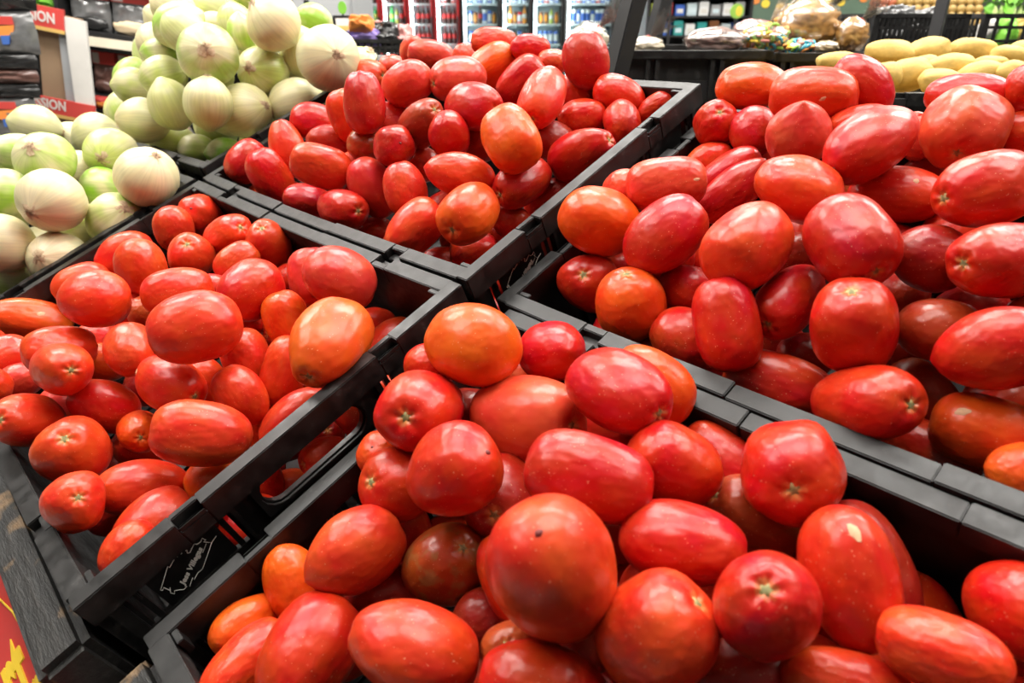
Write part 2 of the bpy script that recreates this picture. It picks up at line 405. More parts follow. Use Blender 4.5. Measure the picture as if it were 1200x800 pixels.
# ------------------------------------------------------------------ produce crates
def bow(x): return .0045 * (1 - ((x - LX / 2) / (LX / 2)) ** 2)
def long_strip(x0, x1, y0, y1, z0, z1, sgn, b, n=None):
    n = n or max(1, int((x1 - x0) / .05 + .5)); k = len(b.v)
    for i in range(n + 1):
        x = x0 + (x1 - x0) * i / n; o = -bow(x)
        b.v += [(x, y0 + o, z0), (x, y1 + o, z0), (x, y1 + o, z1), (x, y0 + o, z1)]
    for i in range(n):
        a = k + 4 * i
        for q in range(4):
            q2 = (q + 1) % 4; b.f.append((a + q, a + q2, a + 4 + q2, a + 4 + q)); b.m.append(0)
    b.f.append((k, k + 3, k + 2, k + 1)); e = k + 4 * n; b.f.append((e, e + 1, e + 2, e + 3)); b.m += [0, 0]
def long_wall(side):
    """panel and rim of a long side; side 0 at y=0 (front), 1 at y=LY (rear)"""
    sgn = 1 if side == 0 else -1
    yo = 0 if side == 0 else LY
    b = MB()
    ya, yb = sorted((yo + sgn * .006, yo + sgn * .011))
    long_strip(.012, LX - .012, ya, yb, -CH, -.012, sgn, b)
    for z in (-.055, -.10, -.15):                      # stiffening ribs outside
        ya, yb = sorted((yo + sgn * .001, yo + sgn * .007)); long_strip(.014, LX - .014, ya, yb, z - .004, z, sgn, b)
    for i in range(9):
        x = .06 + i * .06
        b.box(x - .002, x + .002, min(yo, yo + sgn * .008) - bow(x), max(yo, yo + sgn * .008) - bow(x), -CH + .01, -.02)
    pm = b.mesh('long_panel', 'black_plastic')
    r = MB()
    cuts = [(.013, .10, 0), (.10, .122, 1), (.122, .235, 0), (.235, .365, 2), (.365, .478, 0), (.478, .50, 1), (.50, LX - .013, 0)]
    for x0, x1, kind in cuts:
        if kind == 0:
            ya, yb = sorted((yo, yo + sgn * .0155)); long_strip(x0, x1, ya, yb, -.018, 0, sgn, r)
        elif kind == 1:
            ya, yb = sorted((yo + sgn * .0085, yo + sgn * .0155)); long_strip(x0, x1, ya, yb, -.018, -.0005, sgn, r)
            ya, yb = sorted((yo, yo + sgn * .0085)); long_strip(x0, x1, ya, yb, -.018, -.0075, sgn, r)
        else:
            ya, yb = sorted((yo, yo + sgn * .0145)); long_strip(x0 + .0006, x1 - .0006, ya, yb, -.018, -.0014, sgn, r)
    rm = r.mesh('long_rim', 'scuffed_black_plastic', False, .0008)
    return pm, rm
def stadium(cx, cz, hw, hh, n=8):
    p = []
    for i in range(n + 1):
        a = -pi / 2 + pi * i / n; p.append((cx + hw - hh + hh * cos(a), cz + hh * sin(a)))
    for i in range(n + 1):
        a = pi / 2 + pi * i / n; p.append((cx - hw + hh + hh * cos(a), cz + hh * sin(a)))
    return p
def ring_plate(b, inner, rect, x0, x1):
    """plate in the y-z plane with a hole"""
    y0, y1, z0, z1 = rect; n = len(inner); k = len(b.v)
    cy, cz = sum(p[0] for p in inner) / n, sum(p[1] for p in inner) / n
    outer = []
    for (y, z) in inner:
        dy, dz = y - cy, z - cz
        t = min(((y1 - cy) / dy if dy > 1e-9 else (y0 - cy) / dy if dy < -1e-9 else 1e9), ((z1 - cz) / dz if dz > 1e-9 else (z0 - cz) / dz if dz < -1e-9 else 1e9))
        outer.append((cy + dy * t, cz + dz * t))
    for c in [(y0, z0), (y0, z1), (y1, z0), (y1, z1)]:      # snap nearest to the corners
        i = min(range(n), key=lambda q: (outer[q][0] - c[0]) ** 2 + (outer[q][1] - c[1]) ** 2); outer[i] = c
    for x in (x0, x1):
        b.v += [(x, *p) for p in inner] + [(x, *p) for p in outer]
    for i in range(n):
        j = (i + 1) % n
        b.f += [(k + i, k + j, k + n + j, k + n + i), (k + 2 * n + i, k + 3 * n + i, k + 3 * n + j, k + 2 * n + j),
                (k + i, k + 2 * n + i, k + 2 * n + j, k + j), (k + n + i, k + n + j, k + 3 * n + j, k + 3 * n + i)]
        b.m += [0] * 4
def end_meshes(side):
    """end wall at x=LX (side 1) or x=0 (side 0): wall with handle, slats, rim"""
    def X(a, b_):                                        # a,b measured inward from the outer face
        return sorted((LX - a, LX - b_)) if side else sorted((a, b_))
    w = MB()
    ring_plate(w, stadium(LY / 2, -.0365, .050, .0145), (LY / 2 - .070, LY / 2 + .070, -.060, -.016), *X(.004, .010))
    ring_plate(w, stadium(LY / 2, -.0365, .052, .0160), (LY / 2 - .056, LY / 2 + .056, -.0555, -.0190), *X(.001, .004))
    w.box(*X(.004, .010), .014, LY - .014, -.072, -.060)
    w.box(*X(.001, .010), .014, LY - .014, -.076, -.072)
    w.box(*X(.006, .010), .014, LY - .014, -CH, -.120)
    w.box(*X(.002, .010), .014, LY - .014, -.124, -.118)
    for y in (LY / 2 - .072, LY / 2 + .072): w.box(*X(.001, .010), y - .002, y + .002, -.072, -.018)
    for (ya, yb) in ((.038, .096), (LY - .096, LY - .038)): w.box(*X(.006, .010), ya, yb, -.062, -.018)
    wm = w.mesh('end_wall', 'black_plastic', False, .0004)
    sl = MB().box(*X(.005, .010), -.0022, .0022, -.062, -.018).mesh('slat', 'black_plastic')
    sl2 = MB().box(*X(.005, .010), -.0025, .0025, -.120, -.075).mesh('slat_low', 'black_plastic')
    r = MB()
    def seg(y0, y1, kind):
        if kind == 0: r.box(*X(0, .0145), y0, y1, -.0235, 0)
        else:
            r.box(*X(.0085, .0145), y0, y1, -.0235, -.0004); r.box(*X(0, .0085), y0, y1, -.0235, -.009); r.box(*X(0, .0016), y0, y1, -.009, -.0045)
    for y0, y1, kd in ((.001, .078, 0), (.078, .100, 1), (.100, LY - .100, 0), (LY - .100, LY - .078, 1), (LY - .078, LY - .001, 0)): seg(y0, y1, kd)
    for y in (.03, LY - .03): r.box(*X(.002, .006), y - .0012, y + .0012, -.034, -.0235)
    rm = r.mesh('end_rim', 'scuffed_black_plastic', False, .0008)
    return wm, sl, sl2, rm
def corner_mesh(ix, iy):
    b = MB()
    x0, x1 = ((0, .026) if ix == 0 else (LX - .026, LX)); y0, y1 = ((0, .022) if iy == 0 else (LY - .022, LY))
    b.box(*((x0 + .003, x0 + .012) if ix == 0 else (x1 - .012, x1 - .003)), y0 + .002, y1 - .002, -CH, -.024)
    b.box(x0 + .003, x1 - .003, *((y0 + .003, y0 + .011) if iy == 0 else (y1 - .011, y1 - .003)), -CH, -.019)
    # little interlocking tongue on the rim
    xa, xb = ((.0148, .027) if ix == 0 else (LX - .027, LX - .0148))
    ya, yb = ((.0160, .0205) if iy == 0 else (LY - .0205, LY - .0160))
    b.box(xa, xb, ya, yb, -.016, -.0012)
    return b.mesh('corner_post', 'black_plastic', False, .0006)
LOGO = [[(41.3, -40.5), (55.8, -28.2), (55.9, -30.2), (61.7, -27.3)], [(63.9, -27.0), (64.7, -27.3)], [(67.2, -26.4), (67.3, -27.7), (68.4, -27.4)], [(70.7, -28.1), (71.7, -28.3), (70.4, -30.8), (71.8, -32.1), (77.7, -28.5), (79.1, -30.5), (81.8, -31.1), (84.1, -29.3), (84.9, -32.9), (83.0, -32.8), (84.4, -35.4), (86.3, -38.5), (69.4, -51.9), (65.6, -51.6), (60.3, -54.3), (60.8, -51.8), (55.3, -56.2)], [(86.3, -38.5), (91.7, -36.5)], [(54.0, -54.2), (51.3, -54.8), (50.2, -53.6), (49.0, -51.9), (46.7, -49.6), (45.2, -51.9), (43.9, -48.7), (46.4, -44.5), (44.9, -46.2), (43.9, -40.6), (42.2, -41.9), (41.3, -40.5)], [(83.4, -35.8), (77.4, -40.0)]]
CRATE_LABELS = [
    (disp(0, 0, 0), 'black plastic crate of tomatoes at left front, handle slot showing'),
    (disp(0, 0.371, 0), 'black plastic crate of tomatoes in the middle at the back'),
    (disp(0.609, 0.3865, -0.03), 'black plastic crate of large tomatoes at the right'),
    (disp(0.629, 0.0185, -0.032), 'black plastic crate of tomatoes nearest the viewer'),
    (disp(-0.615, 0, 0), 'black plastic crate of onions at the left edge'),
    (disp(-0.62, 0.385, 0.005), 'black plastic crate holding the tall heap of onions'),
    (at(0.4338, 1.03, 1.1119), 'black plastic crate heaped with yellow potatoes behind the tomatoes'),
]
longs = [long_wall(0), long_wall(1)]; ends = [end_meshes(0), end_meshes(1)]
corners = [corner_mesh(i, j) for i in (0, 1) for j in (0, 1)]
fb = MB()
fb.box(.012, LX - .012, .010, LY - .010, -CH, -CH + .004)
for i in range(11): fb.box(.03 + i * .054 - .003, .03 + i * .054 + .003, .012, LY - .012, -CH + .004, -CH + .008)
floor_me = fb.mesh('crate_floor', 'black_plastic')
lg = MB()
for ln in LOGO: lg.tube([(LX - .0056, y / 1000, z / 1000) for y, z in ln], .00034, 5)
logo_me = lg.mesh('logo_outline', 'white_print', True)
word_me = text_mesh('Jess Villegas', .0062, 'white_print', .0002, .35, .0002, 'CENTER')
word_mat = Matrix.Translation((LX - .0056, .0665, -.0445)) @ Matrix.Rotation(radians(29), 4, 'X') @ Matrix(((0, 0, 1, 0), (1, 0, 0, 0), (0, 1, 0, 0), (0, 0, 0, 1)))
def make_crate(mat, label, group):
    c = root('produce_crate', mat, label, 'crate', group)
    put('crate_floor', floor_me, c)
    for pm, rm in longs: put('long_panel', pm, c); put('long_rim', rm, c)
    for e, (wm, sl, sl2, rm) in enumerate(ends):
        w = put('end_wall', wm, c); put('end_rim', rm, c)
        for y in (.021, .030, .101, .109, LY - .021, LY - .030, LY - .101, LY - .109): put('slat', sl, w, None, (0, y, 0))
        for i in range(24): put('slat', sl2, w, None, (0, .022 + i * .01405, 0))
    for m in corners: put('corner_post', m, c)
    lo = put('printed_logo', logo_me, c); lo['label'] = 'white printed logo outline with script lettering'
    put('lettering', word_me, lo, word_mat)
    return c
for mat, label in CRATE_LABELS: make_crate(mat, label, 'black produce crates')

# ------------------------------------------------------------------ tomatoes
def plum(seed, p=2.25, lobes=3, la=.03, taper=.06, dimple=.10, tip=0.0, bumps=.03, pointed=0.0, nu=40, nv=24):
    rnd = random.Random(seed); ph = rnd.random() * 6.28; off = Vector((seed * 3.1, seed * 1.7, seed * .9))
    V = []
    def prof(th, f):
        d = Vector((sin(th) * cos(f), sin(th) * sin(f), cos(th)))
        q = hypot(d.x, d.y)
        r = (abs(q) ** p + abs(d.z) ** p) ** (-1 / p)
        r *= 1 + la * cos(lobes * f + ph) * sin(th) ** 2 + la * .6 * cos(2 * f + ph * 2) * sin(th) ** 2
        r *= 1 + bumps * noise.noise(d * 1.6 + off)
        x = d * r
        t = 1 - taper * x.z
        x.x *= t; x.y *= t
        if pointed:
            k = max(0, -x.z); t = 1 - pointed * k ** 2; x.x *= t; x.y *= t
        e = math.exp(-(th / .30) ** 2); x.z -= dimple * e * (1 + .25 * cos(5 * f))
        e2 = math.exp(-((pi - th) / .16) ** 2); x.z -= tip * e2
        return x
    V.append(prof(0.0001, 0))
    for j in range(1, nv):
        for i in range(nu): V.append(prof(pi * j / nv, 2 * pi * i / nu))
    V.append(prof(pi - .0001, 0))
    mx = max(hypot(v.x, v.y) for v in V); z0 = min(v.z for v in V); z1 = max(v.z for v in V)
    V = [(v.x / mx, v.y / mx, (2 * (v.z - z0) / (z1 - z0) - 1)) for v in V]
    F = [(0, 1 + i, 1 + (i + 1) % nu) for i in range(nu)]
    for j in range(nv - 2):
        for i in range(nu):
            a = 1 + j * nu; F.append((a + i, a + nu + i, a + nu + (i + 1) % nu, a + (i + 1) % nu))
    e = len(V) - 1; a = 1 + (nv - 2) * nu
    F += [(e, a + (i + 1) % nu, a + i) for i in range(nu)]
    return V, F
def to_mesh(name, VF, mat):
    me = bpy.data.meshes.new(name); me.from_pydata(VF[0], [], VF[1]); me.materials.append(MATS[mat])
    me.polygons.foreach_set('use_smooth', [True] * len(me.polygons)); me.update()
    return me
SPEC = [dict(p=2.2, lobes=3, la=.025, taper=.05), dict(p=2.35, lobes=4, la=.03, taper=-.06), dict(p=2.1, lobes=3, la=.04, taper=.10),
        dict(p=2.55, lobes=4, la=.03, taper=.02, dimple=.08), dict(p=2.3, lobes=2, la=.05, taper=-.10, tip=.03), dict(p=2.15, lobes=3, la=.03, taper=.0, tip=.02),
        dict(p=2.4, lobes=5, la=.03, taper=.08, bumps=.05), dict(p=2.7, lobes=4, la=.02, taper=.03), dict(p=2.25, lobes=3, la=.05, taper=.12, bumps=.06),
        dict(p=2.05, lobes=2, la=.03, taper=-.04, pointed=.10, tip=.05)]
plum_me = [to_mesh('tomato_skin', plum(11 + i * 7, **sp), 'tomato_skin') for i, sp in enumerate(SPEC)]
plum_bl = [to_mesh('tomato_skin_blotched', plum(11 + i * 7, **SPEC[i]), 'tomato_skin_blotched') for i in range(3)]
plum_pt = to_mesh('tomato_skin_pointed', plum(99, p=2.0, lobes=3, la=.03, taper=0, pointed=.46, tip=.07), 'tomato_skin')
def star_mesh(seed, mat, rad=.21, n=6):
    rnd = random.Random(seed); b = MB(); V = [(0, 0, .045)]; m = n * 2
    for j, (q, z) in enumerate(((.35, .040), (.65, .026), (1.0, -.035))):
        for i in range(m):
            a = 2 * pi * i / m + rnd.uniform(-.12, .12)
            rr = rad * q * (1.0 if j < 2 else (rnd.uniform(.95, 1.35) if i % 2 == 0 else rnd.uniform(.55, .7)))
            V.append((rr * cos(a), rr * sin(a), z + rnd.uniform(-.008, .008)))
    F = [(0, 1 + i, 1 + (i + 1) % m) for i in range(m)]
    for j in range(2):
        for i in range(m):
            a = 1 + j * m; F.append((a + i, a + m + i, a + m + (i + 1) % m, a + (i + 1) % m))
    return to_mesh('stem_scar', (V, F), mat)
stars = [star_mesh(i, 'stem_scar_cork', .17 + .02 * (i % 3), 5 + i % 2) for i in range(4)]
def patch_mesh(name, seed, mat, rad, asp=1.0):
    rnd = random.Random(seed); V = [(0, 0, .012)]; m = 11
    for q, z in ((.6, .009), (1.0, -.012)):
        for i in range(m):
            a = 2 * pi * i / m; rr = rad * q * rnd.uniform(.7, 1.15); V.append((rr * cos(a) * asp, rr * sin(a), z))
    F = [(0, 1 + i, 1 + (i + 1) % m) for i in range(m)] + [(1 + i, 1 + m + i, 1 + m + (i + 1) % m, 1 + (i + 1) % m) for i in range(m)]
    return to_mesh(name, (V, F), mat)
scar_me = patch_mesh('scar', 3, 'skin_scar', .13, 1.5); pit_me = patch_mesh('pit', 5, 'skin_pit', .075, 1.0)
SKIN = dict(r=(.53, .008, .006), c=(.48, .006, .013), o=(.68, .058, .007), s=(.62, .042, .025), p=(.61, .028, .024), b=(.36, .036, .011), d=(.30, .006, .006))
SKIN['or'] = (.63, .026, .010)
def frame_of(ax, roll):
    z = Vector(ax).normalized(); x = z.cross(Vector((.31, .62, .72))).normalized(); y = z.cross(x)
    c, s_ = cos(roll), sin(roll); a = x * c + y * s_; b_ = y * c - x * s_
    return Matrix(((a.x, b_.x, z.x, 0), (a.y, b_.y, z.y, 0), (a.z, b_.z, z.z, 0), (0, 0, 0, 1)))
def surf_hit(me, d):
    """point and normal of a unit-size skin towards local direction d"""
    d = Vector(d).normalized(); best = max(me.vertices, key=lambda v: v.co.normalized().dot(d))
    return best.co.copy(), best.normal.copy()
def stick(o, name, me, co, nrm, scale):
    """a small piece lying on the skin, shaped in the skin's own unit space"""
    z = nrm.normalized(); x = z.cross(Vector((.2, .9, .3))).normalized(); y = z.cross(x)
    m = Matrix(((x.x, y.x, z.x, co.x), (x.y, y.y, z.y, co.y), (x.z, y.z, z.z, co.z), (0, 0, 0, 1)))
    return put(name, me, o, m @ Matrix.Scale(scale, 4))
CRATE_WORD = dict(FL='left front crate', CB='middle back crate', RR='right crate', FC='near front crate')
# heap, x, y, z (mm, display frame), stem axis (x1000), half length, half width (0.1 mm), colour, stem scar, mark, label
TOMATOES = [
('FL',65.4,326.6,-25.9,-686,259,-680,461,301,'or',0,'pit','orange-red plum tomato with small pit, fifth from left in top row, left front crate'),
('FL',99.6,281.2,-4.2,53,-393,-918,298,256,'or',0,'','orange-red plum tomato, third from left in top row, left front crate'),
('FL',213.6,308.0,-6.2,887,268,376,402,263,'or',1,'','orange-red plum tomato with stem scar, sixth from left in top row, left front crate'),
('FL',268.0,329.5,-23.4,478,-9,878,382,271,'or',1,'','orange-red plum tomato with stem scar, rightmost in top row, left front crate'),
('FL',39.7,220.5,-19.2,-235,-971,38,379,294,'or',0,'','orange-red plum tomato, leftmost in top row, left front crate'),
('FL',217.1,258.9,0.1,640,46,767,285,289,'or',1,'','orange-red plum tomato with stem scar, fourth from left in top row, left front crate'),
('FL',285.2,283.9,-7.1,80,997,0,262,206,'or',0,'','orange-red plum tomato, seventh from left in top row, left front crate'),
('FL',228.4,206.7,26.4,85,-340,-936,317,273,'or',0,'','orange-red plum tomato, second from left in top row, left front crate'),
('FL',404.1,314.3,-14.9,-415,477,775,300,258,'p',0,'','pinkish red plum tomato, seventh from left in second row, left front crate'),
('FL',474.2,315.0,5.6,449,466,-763,360,306,'p',0,'','pinkish red plum tomato, rightmost in second row, left front crate'),
('FL',319.5,320.1,-47.0,-893,-446,68,213,183,'r',0,'','bright red plum tomato, sixth from left in second row, left front crate'),
('FL',49.9,156.0,-20.1,-185,-980,68,351,302,'or',0,'','orange-red plum tomato, leftmost in second row, left front crate'),
('FL',296.3,246.6,-12.4,153,553,-819,200,172,'p',0,'','pinkish red plum tomato, fourth from left in second row, left front crate'),
('FL',403.5,254.5,12.6,-230,970,-73,329,283,'r',0,'','bright red plum tomato, fifth from left in second row, left front crate'),
('FL',326.0,209.0,20.5,134,925,-355,346,254,'or',0,'','orange-red plum tomato, third from left in second row, left front crate'),
('FL',293.7,148.2,47.8,-767,-601,222,339,291,'or',0,'','orange-red plum tomato, second from left in second row, left front crate'),
('FL',221.6,168.4,-8.4,-841,-526,126,284,244,'p',0,'','pinkish red plum tomato, second from left in third row, left front crate'),
('FL',262.9,179.7,-7.3,-321,669,-671,224,193,'b',0,'','brownish red plum tomato, third from left in third row, left front crate'),
('FL',355.9,255.9,-41.7,-512,-747,424,239,196,'p',0,'','pinkish red plum tomato, sixth from left in third row, left front crate'),
('FL',38.5,84.8,-25.6,-337,-667,664,451,281,'o',0,'scratch:61,97.9,-16.2','orange plum tomato with pale scar, leftmost in third row, left front crate'),
('FL',445.2,258.6,-14.4,314,-289,-905,295,222,'o',0,'','orange plum tomato, seventh from left in third row, left front crate'),
('FL',377.7,232.2,-23.4,284,787,-548,226,186,'or',0,'','orange-red plum tomato, fifth from left in third row, left front crate'),
('FL',460.6,327.9,-73.9,-927,-371,-56,253,218,'or',0,'','orange-red plum tomato, rightmost in third row, left front crate'),
('FL',462.9,186.6,43.9,-361,-896,260,379,311,'or',0,'','orange-red plum tomato, fourth from left in third row, left front crate'),
('FL',227.9,124.9,-16.2,-562,-729,390,249,214,'p',0,'','pinkish red plum tomato, fourth from left in fourth row, left front crate'),
('FL',558.3,253.5,10.6,520,-853,32,440,320,'o',1,'','orange plum tomato with stem scar, seventh from left in fourth row, left front crate'),
('FL',500.3,314.9,-69.3,181,983,18,323,219,'or',0,'','orange-red plum tomato, rightmost in fourth row, left front crate'),
('FL',108.9,25.9,9.4,-243,-783,573,329,278,'or',0,'','orange-red plum tomato, leftmost in fourth row, left front crate'),
('FL',286.5,92.2,22.5,39,867,-497,323,254,'or',0,'','orange-red plum tomato, third from left in fourth row, left front crate'),
('FL',365.2,138.1,15.8,-966,204,161,289,249,'or',0,'','orange-red plum tomato, fifth from left in fourth row, left front crate'),
('FL',445.2,207.4,-17.8,333,-309,-891,268,231,'or',0,'','orange-red plum tomato, sixth from left in fourth row, left front crate'),
('FL',152.2,44.0,-5.0,-90,-988,129,277,236,'or',0,'','orange-red plum tomato, second from left in fourth row, left front crate'),
('FL',265.7,110.2,-20.2,137,772,-621,278,228,'o',0,'','orange plum tomato, fourth from left in fifth row, left front crate'),
('FL',353.4,85.5,33.9,953,159,256,383,250,'or',1,'','orange-red plum tomato with stem scar, third from left in fifth row, left front crate'),
('FL',481.3,221.9,-33.4,111,-785,-610,339,221,'or',0,'','orange-red plum tomato, rightmost in fifth row, left front crate'),
('FL',185.3,37.9,-21.6,-64,923,-379,229,197,'p',0,'','pinkish red plum tomato, second from left in fifth row, left front crate'),
('FL',405.6,170.4,-38.1,377,-156,-913,244,206,'or',0,'','orange-red plum tomato, sixth from left in fifth row, left front crate'),
('FL',432.0,142.9,0.0,974,186,-130,389,254,'or',1,'scar:408.9,127.9,17.1','orange-red plum tomato with stem scar, fifth from left in fifth row, left front crate'),
('FL',217.8,14.4,9.1,90,628,-773,268,223,'or',0,'','orange-red plum tomato, leftmost in fifth row, left front crate'),
('FL',491.7,178.0,-20.6,-624,96,776,296,239,'or',0,'','orange-red plum tomato, fifth from left in sixth row, left front crate'),
('FL',362.1,90.0,-15.0,-495,-431,755,314,255,'r',0,'','bright red plum tomato, third from left in sixth row, left front crate'),
('FL',249.0,57.3,-45.1,-122,690,-714,238,205,'p',0,'','pinkish red plum tomato, second from left in sixth row, left front crate'),
('FL',529.4,197.9,-45.6,-148,-969,-197,344,217,'or',0,'','orange-red plum tomato, rightmost in sixth row, left front crate'),
('FL',346.3,35.5,9.2,618,-338,710,356,261,'or',1,'','orange-red plum tomato with stem scar, leftmost in sixth row, left front crate'),
('FL',484.0,178.2,-66.4,362,-496,-789,255,189,'o',0,'','orange plum tomato, sixth from left in sixth row, left front crate'),
('FL',410.3,96.9,-32.1,947,-63,314,289,189,'o',1,'','orange plum tomato with stem scar, fourth from left in sixth row, left front crate'),
('FL',533.4,132.9,2.2,-511,-657,554,378,274,'or',0,'','orange-red plum tomato, sixth from left in bottom row, left front crate'),
('FL',411.0,49.1,-7.0,634,142,760,315,319,'or',1,'','orange-red plum tomato with stem scar, leftmost in bottom row, left front crate'),
('FL',523.2,120.4,-49.8,114,925,-362,280,219,'o',0,'','orange plum tomato, rightmost in bottom row, left front crate'),
('FL',492.9,74.2,-29.5,-369,-810,455,359,245,'or',0,'','orange-red plum tomato, fourth from left in bottom row, left front crate'),
('FL',503.3,34.7,5.7,798,279,534,237,241,'or',1,'','orange-red plum tomato with stem scar, second from left in bottom row, left front crate'),
('FL',540.8,60.6,-29.9,-211,974,-76,347,248,'or',0,'','orange-red plum tomato, fifth from left in bottom row, left front crate'),
('FL',561.8,43.4,-17.7,203,-949,-241,223,185,'or',0,'','orange-red plum tomato, third from left in bottom row, left front crate'),
('FL',412.9,262.0,-48.0,-56,-778,626,275,246,'r',0,'','buried bright red plum tomato, third from left in top underlayer, left front crate'),
('FL',473.3,296.3,-113.0,962,220,160,287,256,'c',0,'','buried crimson plum tomato, seventh from left in top underlayer, left front crate'),
('FL',320.6,130.8,-46.1,-995,28,-94,279,250,'d',0,'','buried dark red plum tomato, first from left in top underlayer, left front crate'),
('FL',492.2,243.5,-74.4,-101,588,-803,263,235,'r',0,'','buried bright red plum tomato, fifth from left in top underlayer, left front crate'),
('FL',537.8,284.0,-92.2,-573,153,-805,278,249,'or',0,'','buried orange-red plum tomato, eighth from left in top underlayer, left front crate'),
('FL',553.9,243.7,-64.3,783,-367,-502,291,260,'r',0,'','buried bright red plum tomato, sixth from left in top underlayer, left front crate'),
('FL',506.0,213.0,-101.3,750,102,653,248,222,'d',0,'','buried dark red plum tomato, fourth from left in top underlayer, left front crate'),
('FL',447.5,192.1,-118.8,867,431,252,295,264,'c',0,'','buried crimson plum tomato, second from left in top underlayer, left front crate'),
('FL',540.8,247.2,-125.1,661,525,-536,294,263,'r',0,'','buried bright red plum tomato, seventh from left in second underlayer, left front crate'),
('FL',376.8,85.1,-65.7,-212,-193,958,243,217,'r',0,'','buried bright red plum tomato, second from left in second underlayer, left front crate'),
('FL',546.3,196.5,-92.2,5,-824,567,244,219,'or',0,'','buried orange-red plum tomato, sixth from left in second underlayer, left front crate'),
('FL',471.4,152.0,-105.1,-685,-260,680,249,223,'d',0,'','buried dark red plum tomato, fourth from left in second underlayer, left front crate'),
('FL',352.8,60.2,-88.0,892,-206,-402,246,220,'d',0,'','buried dark red plum tomato, first from left in second underlayer, left front crate'),
('FL',508.8,137.3,-89.4,-197,621,-759,260,233,'r',0,'','buried bright red plum tomato, third from left in second underlayer, left front crate'),
('FL',507.4,156.9,-129.3,-160,-487,-859,247,221,'or',0,'','buried orange-red plum tomato, fifth from left in second underlayer, left front crate'),
('FL',455.1,46.7,-49.9,-222,-921,-321,278,249,'c',0,'','buried crimson plum tomato, first from left in bottom underlayer, left front crate'),
('FL',497.0,95.1,-78.9,-498,601,625,275,246,'d',0,'','buried dark red plum tomato, fourth from left in bottom underlayer, left front crate'),
('FL',551.7,147.4,-124.4,442,849,289,278,249,'r',0,'','buried bright red plum tomato, seventh from left in bottom underlayer, left front crate'),
('FL',553.1,113.9,-86.8,472,-844,256,276,247,'r',0,'','buried bright red plum tomato, sixth from left in bottom underlayer, left front crate'),
('FL',490.0,70.4,-120.2,-121,-987,-104,268,239,'d',0,'','buried dark red plum tomato, third from left in bottom underlayer, left front crate'),
('FL',523.2,54.6,-74.4,-235,316,919,284,254,'r',0,'','buried bright red plum tomato, second from left in bottom underlayer, left front crate'),
('FL',536.8,73.5,-115.4,-126,503,-855,255,228,'r',0,'','buried bright red plum tomato, fifth from left in bottom underlayer, left front crate'),
('CB',292.9,726.1,43.3,-747,-569,343,308,208,'s',0,'','salmon-red plum tomato, fifth from left in top row, middle back crate'),
('CB',358.9,726.0,37.0,608,691,-390,262,177,'c',0,'','crimson plum tomato, sixth from left in top row, middle back crate'),
('CB',99.8,726.1,26.4,-403,73,-912,263,226,'s',0,'','salmon-red plum tomato, leftmost in top row, middle back crate'),
('CB',145.7,723.7,22.3,-685,-569,455,358,246,'s',0,'','salmon-red plum tomato, second from left in top row, middle back crate'),
('CB',227.0,726.0,22.6,394,834,-387,210,180,'s',0,'','salmon-red plum tomato, third from left in top row, middle back crate'),
('CB',459.4,717.0,28.3,-318,318,893,334,278,'c',0,'','crimson plum tomato, rightmost in top row, middle back crate'),
('CB',393.9,726.0,20.4,-798,-561,221,194,164,'s',0,'','salmon-red plum tomato, seventh from left in top row, middle back crate'),
('CB',315.4,694.4,28.8,-608,-733,-304,337,262,'o',0,'','orange plum tomato, fourth from left in top row, middle back crate'),
('CB',52.8,709.7,7.8,457,798,-393,231,193,'s',0,'','salmon-red plum tomato, second from left in second row, middle back crate'),
('CB',27.7,661.9,8.6,946,324,28,462,302,'s',1,'','salmon-red plum tomato with stem scar, leftmost in second row, middle back crate'),
('CB',342.1,616.5,48.7,-118,-945,306,362,294,'s',1,'','salmon-red plum tomato with stem scar, fourth from left in second row, middle back crate'),
('CB',374.2,684.5,15.0,-533,-703,-471,347,253,'c',0,'','crimson plum tomato, fifth from left in second row, middle back crate'),
('CB',299.6,573.5,61.9,-785,-597,-163,322,277,'s',0,'','salmon-red plum tomato, third from left in second row, middle back crate'),
('CB',438.9,706.1,-10.5,-755,-242,610,273,211,'r',0,'','bright red plum tomato, seventh from left in second row, middle back crate'),
('CB',479.8,619.0,35.7,364,-914,-181,399,261,'s',1,'','salmon-red plum tomato with stem scar, sixth from left in second row, middle back crate'),
('CB',511.4,704.1,-5.1,-811,-267,521,319,232,'r',0,'','bright red plum tomato, rightmost in second row, middle back crate'),
('CB',299.7,507.8,70.1,-202,464,863,354,256,'c',0,'','crimson plum tomato, third from left in third row, middle back crate'),
('CB',334.7,682.6,-18.3,-973,-227,37,265,228,'r',0,'','bright red plum tomato, sixth from left in third row, middle back crate'),
('CB',420.3,567.8,45.1,1000,-3,1,410,268,'c',1,'','crimson plum tomato with stem scar, fifth from left in third row, middle back crate'),
('CB',554.1,711.1,-19.8,572,786,233,243,158,'r',0,'','bright red plum tomato, rightmost in third row, middle back crate'),
('CB',225.7,515.1,42.8,132,-152,-980,329,234,'or',0,'','orange-red plum tomato, second from left in third row, middle back crate'),
('CB',488.5,660.4,-10.9,635,762,-130,281,224,'r',0,'','bright red plum tomato, seventh from left in third row, middle back crate'),
('CB',280.2,543.7,26.0,301,842,-448,282,242,'c',0,'','crimson plum tomato, fourth from left in third row, middle back crate'),
('CB',115.1,518.6,21.1,-577,-630,520,324,256,'c',0,'','crimson plum tomato, leftmost in third row, middle back crate'),
('CB',539.2,669.3,-16.8,-612,721,327,252,216,'r',0,'','bright red plum tomato, rightmost in fourth row, middle back crate'),
('CB',368.2,528.8,39.8,858,79,507,390,255,'b',1,'','brownish red plum tomato with stem scar, third from left in fourth row, middle back crate'),
('CB',422.0,524.3,33.6,-235,48,-971,272,234,'c',0,'','crimson plum tomato, fourth from left in fourth row, middle back crate'),
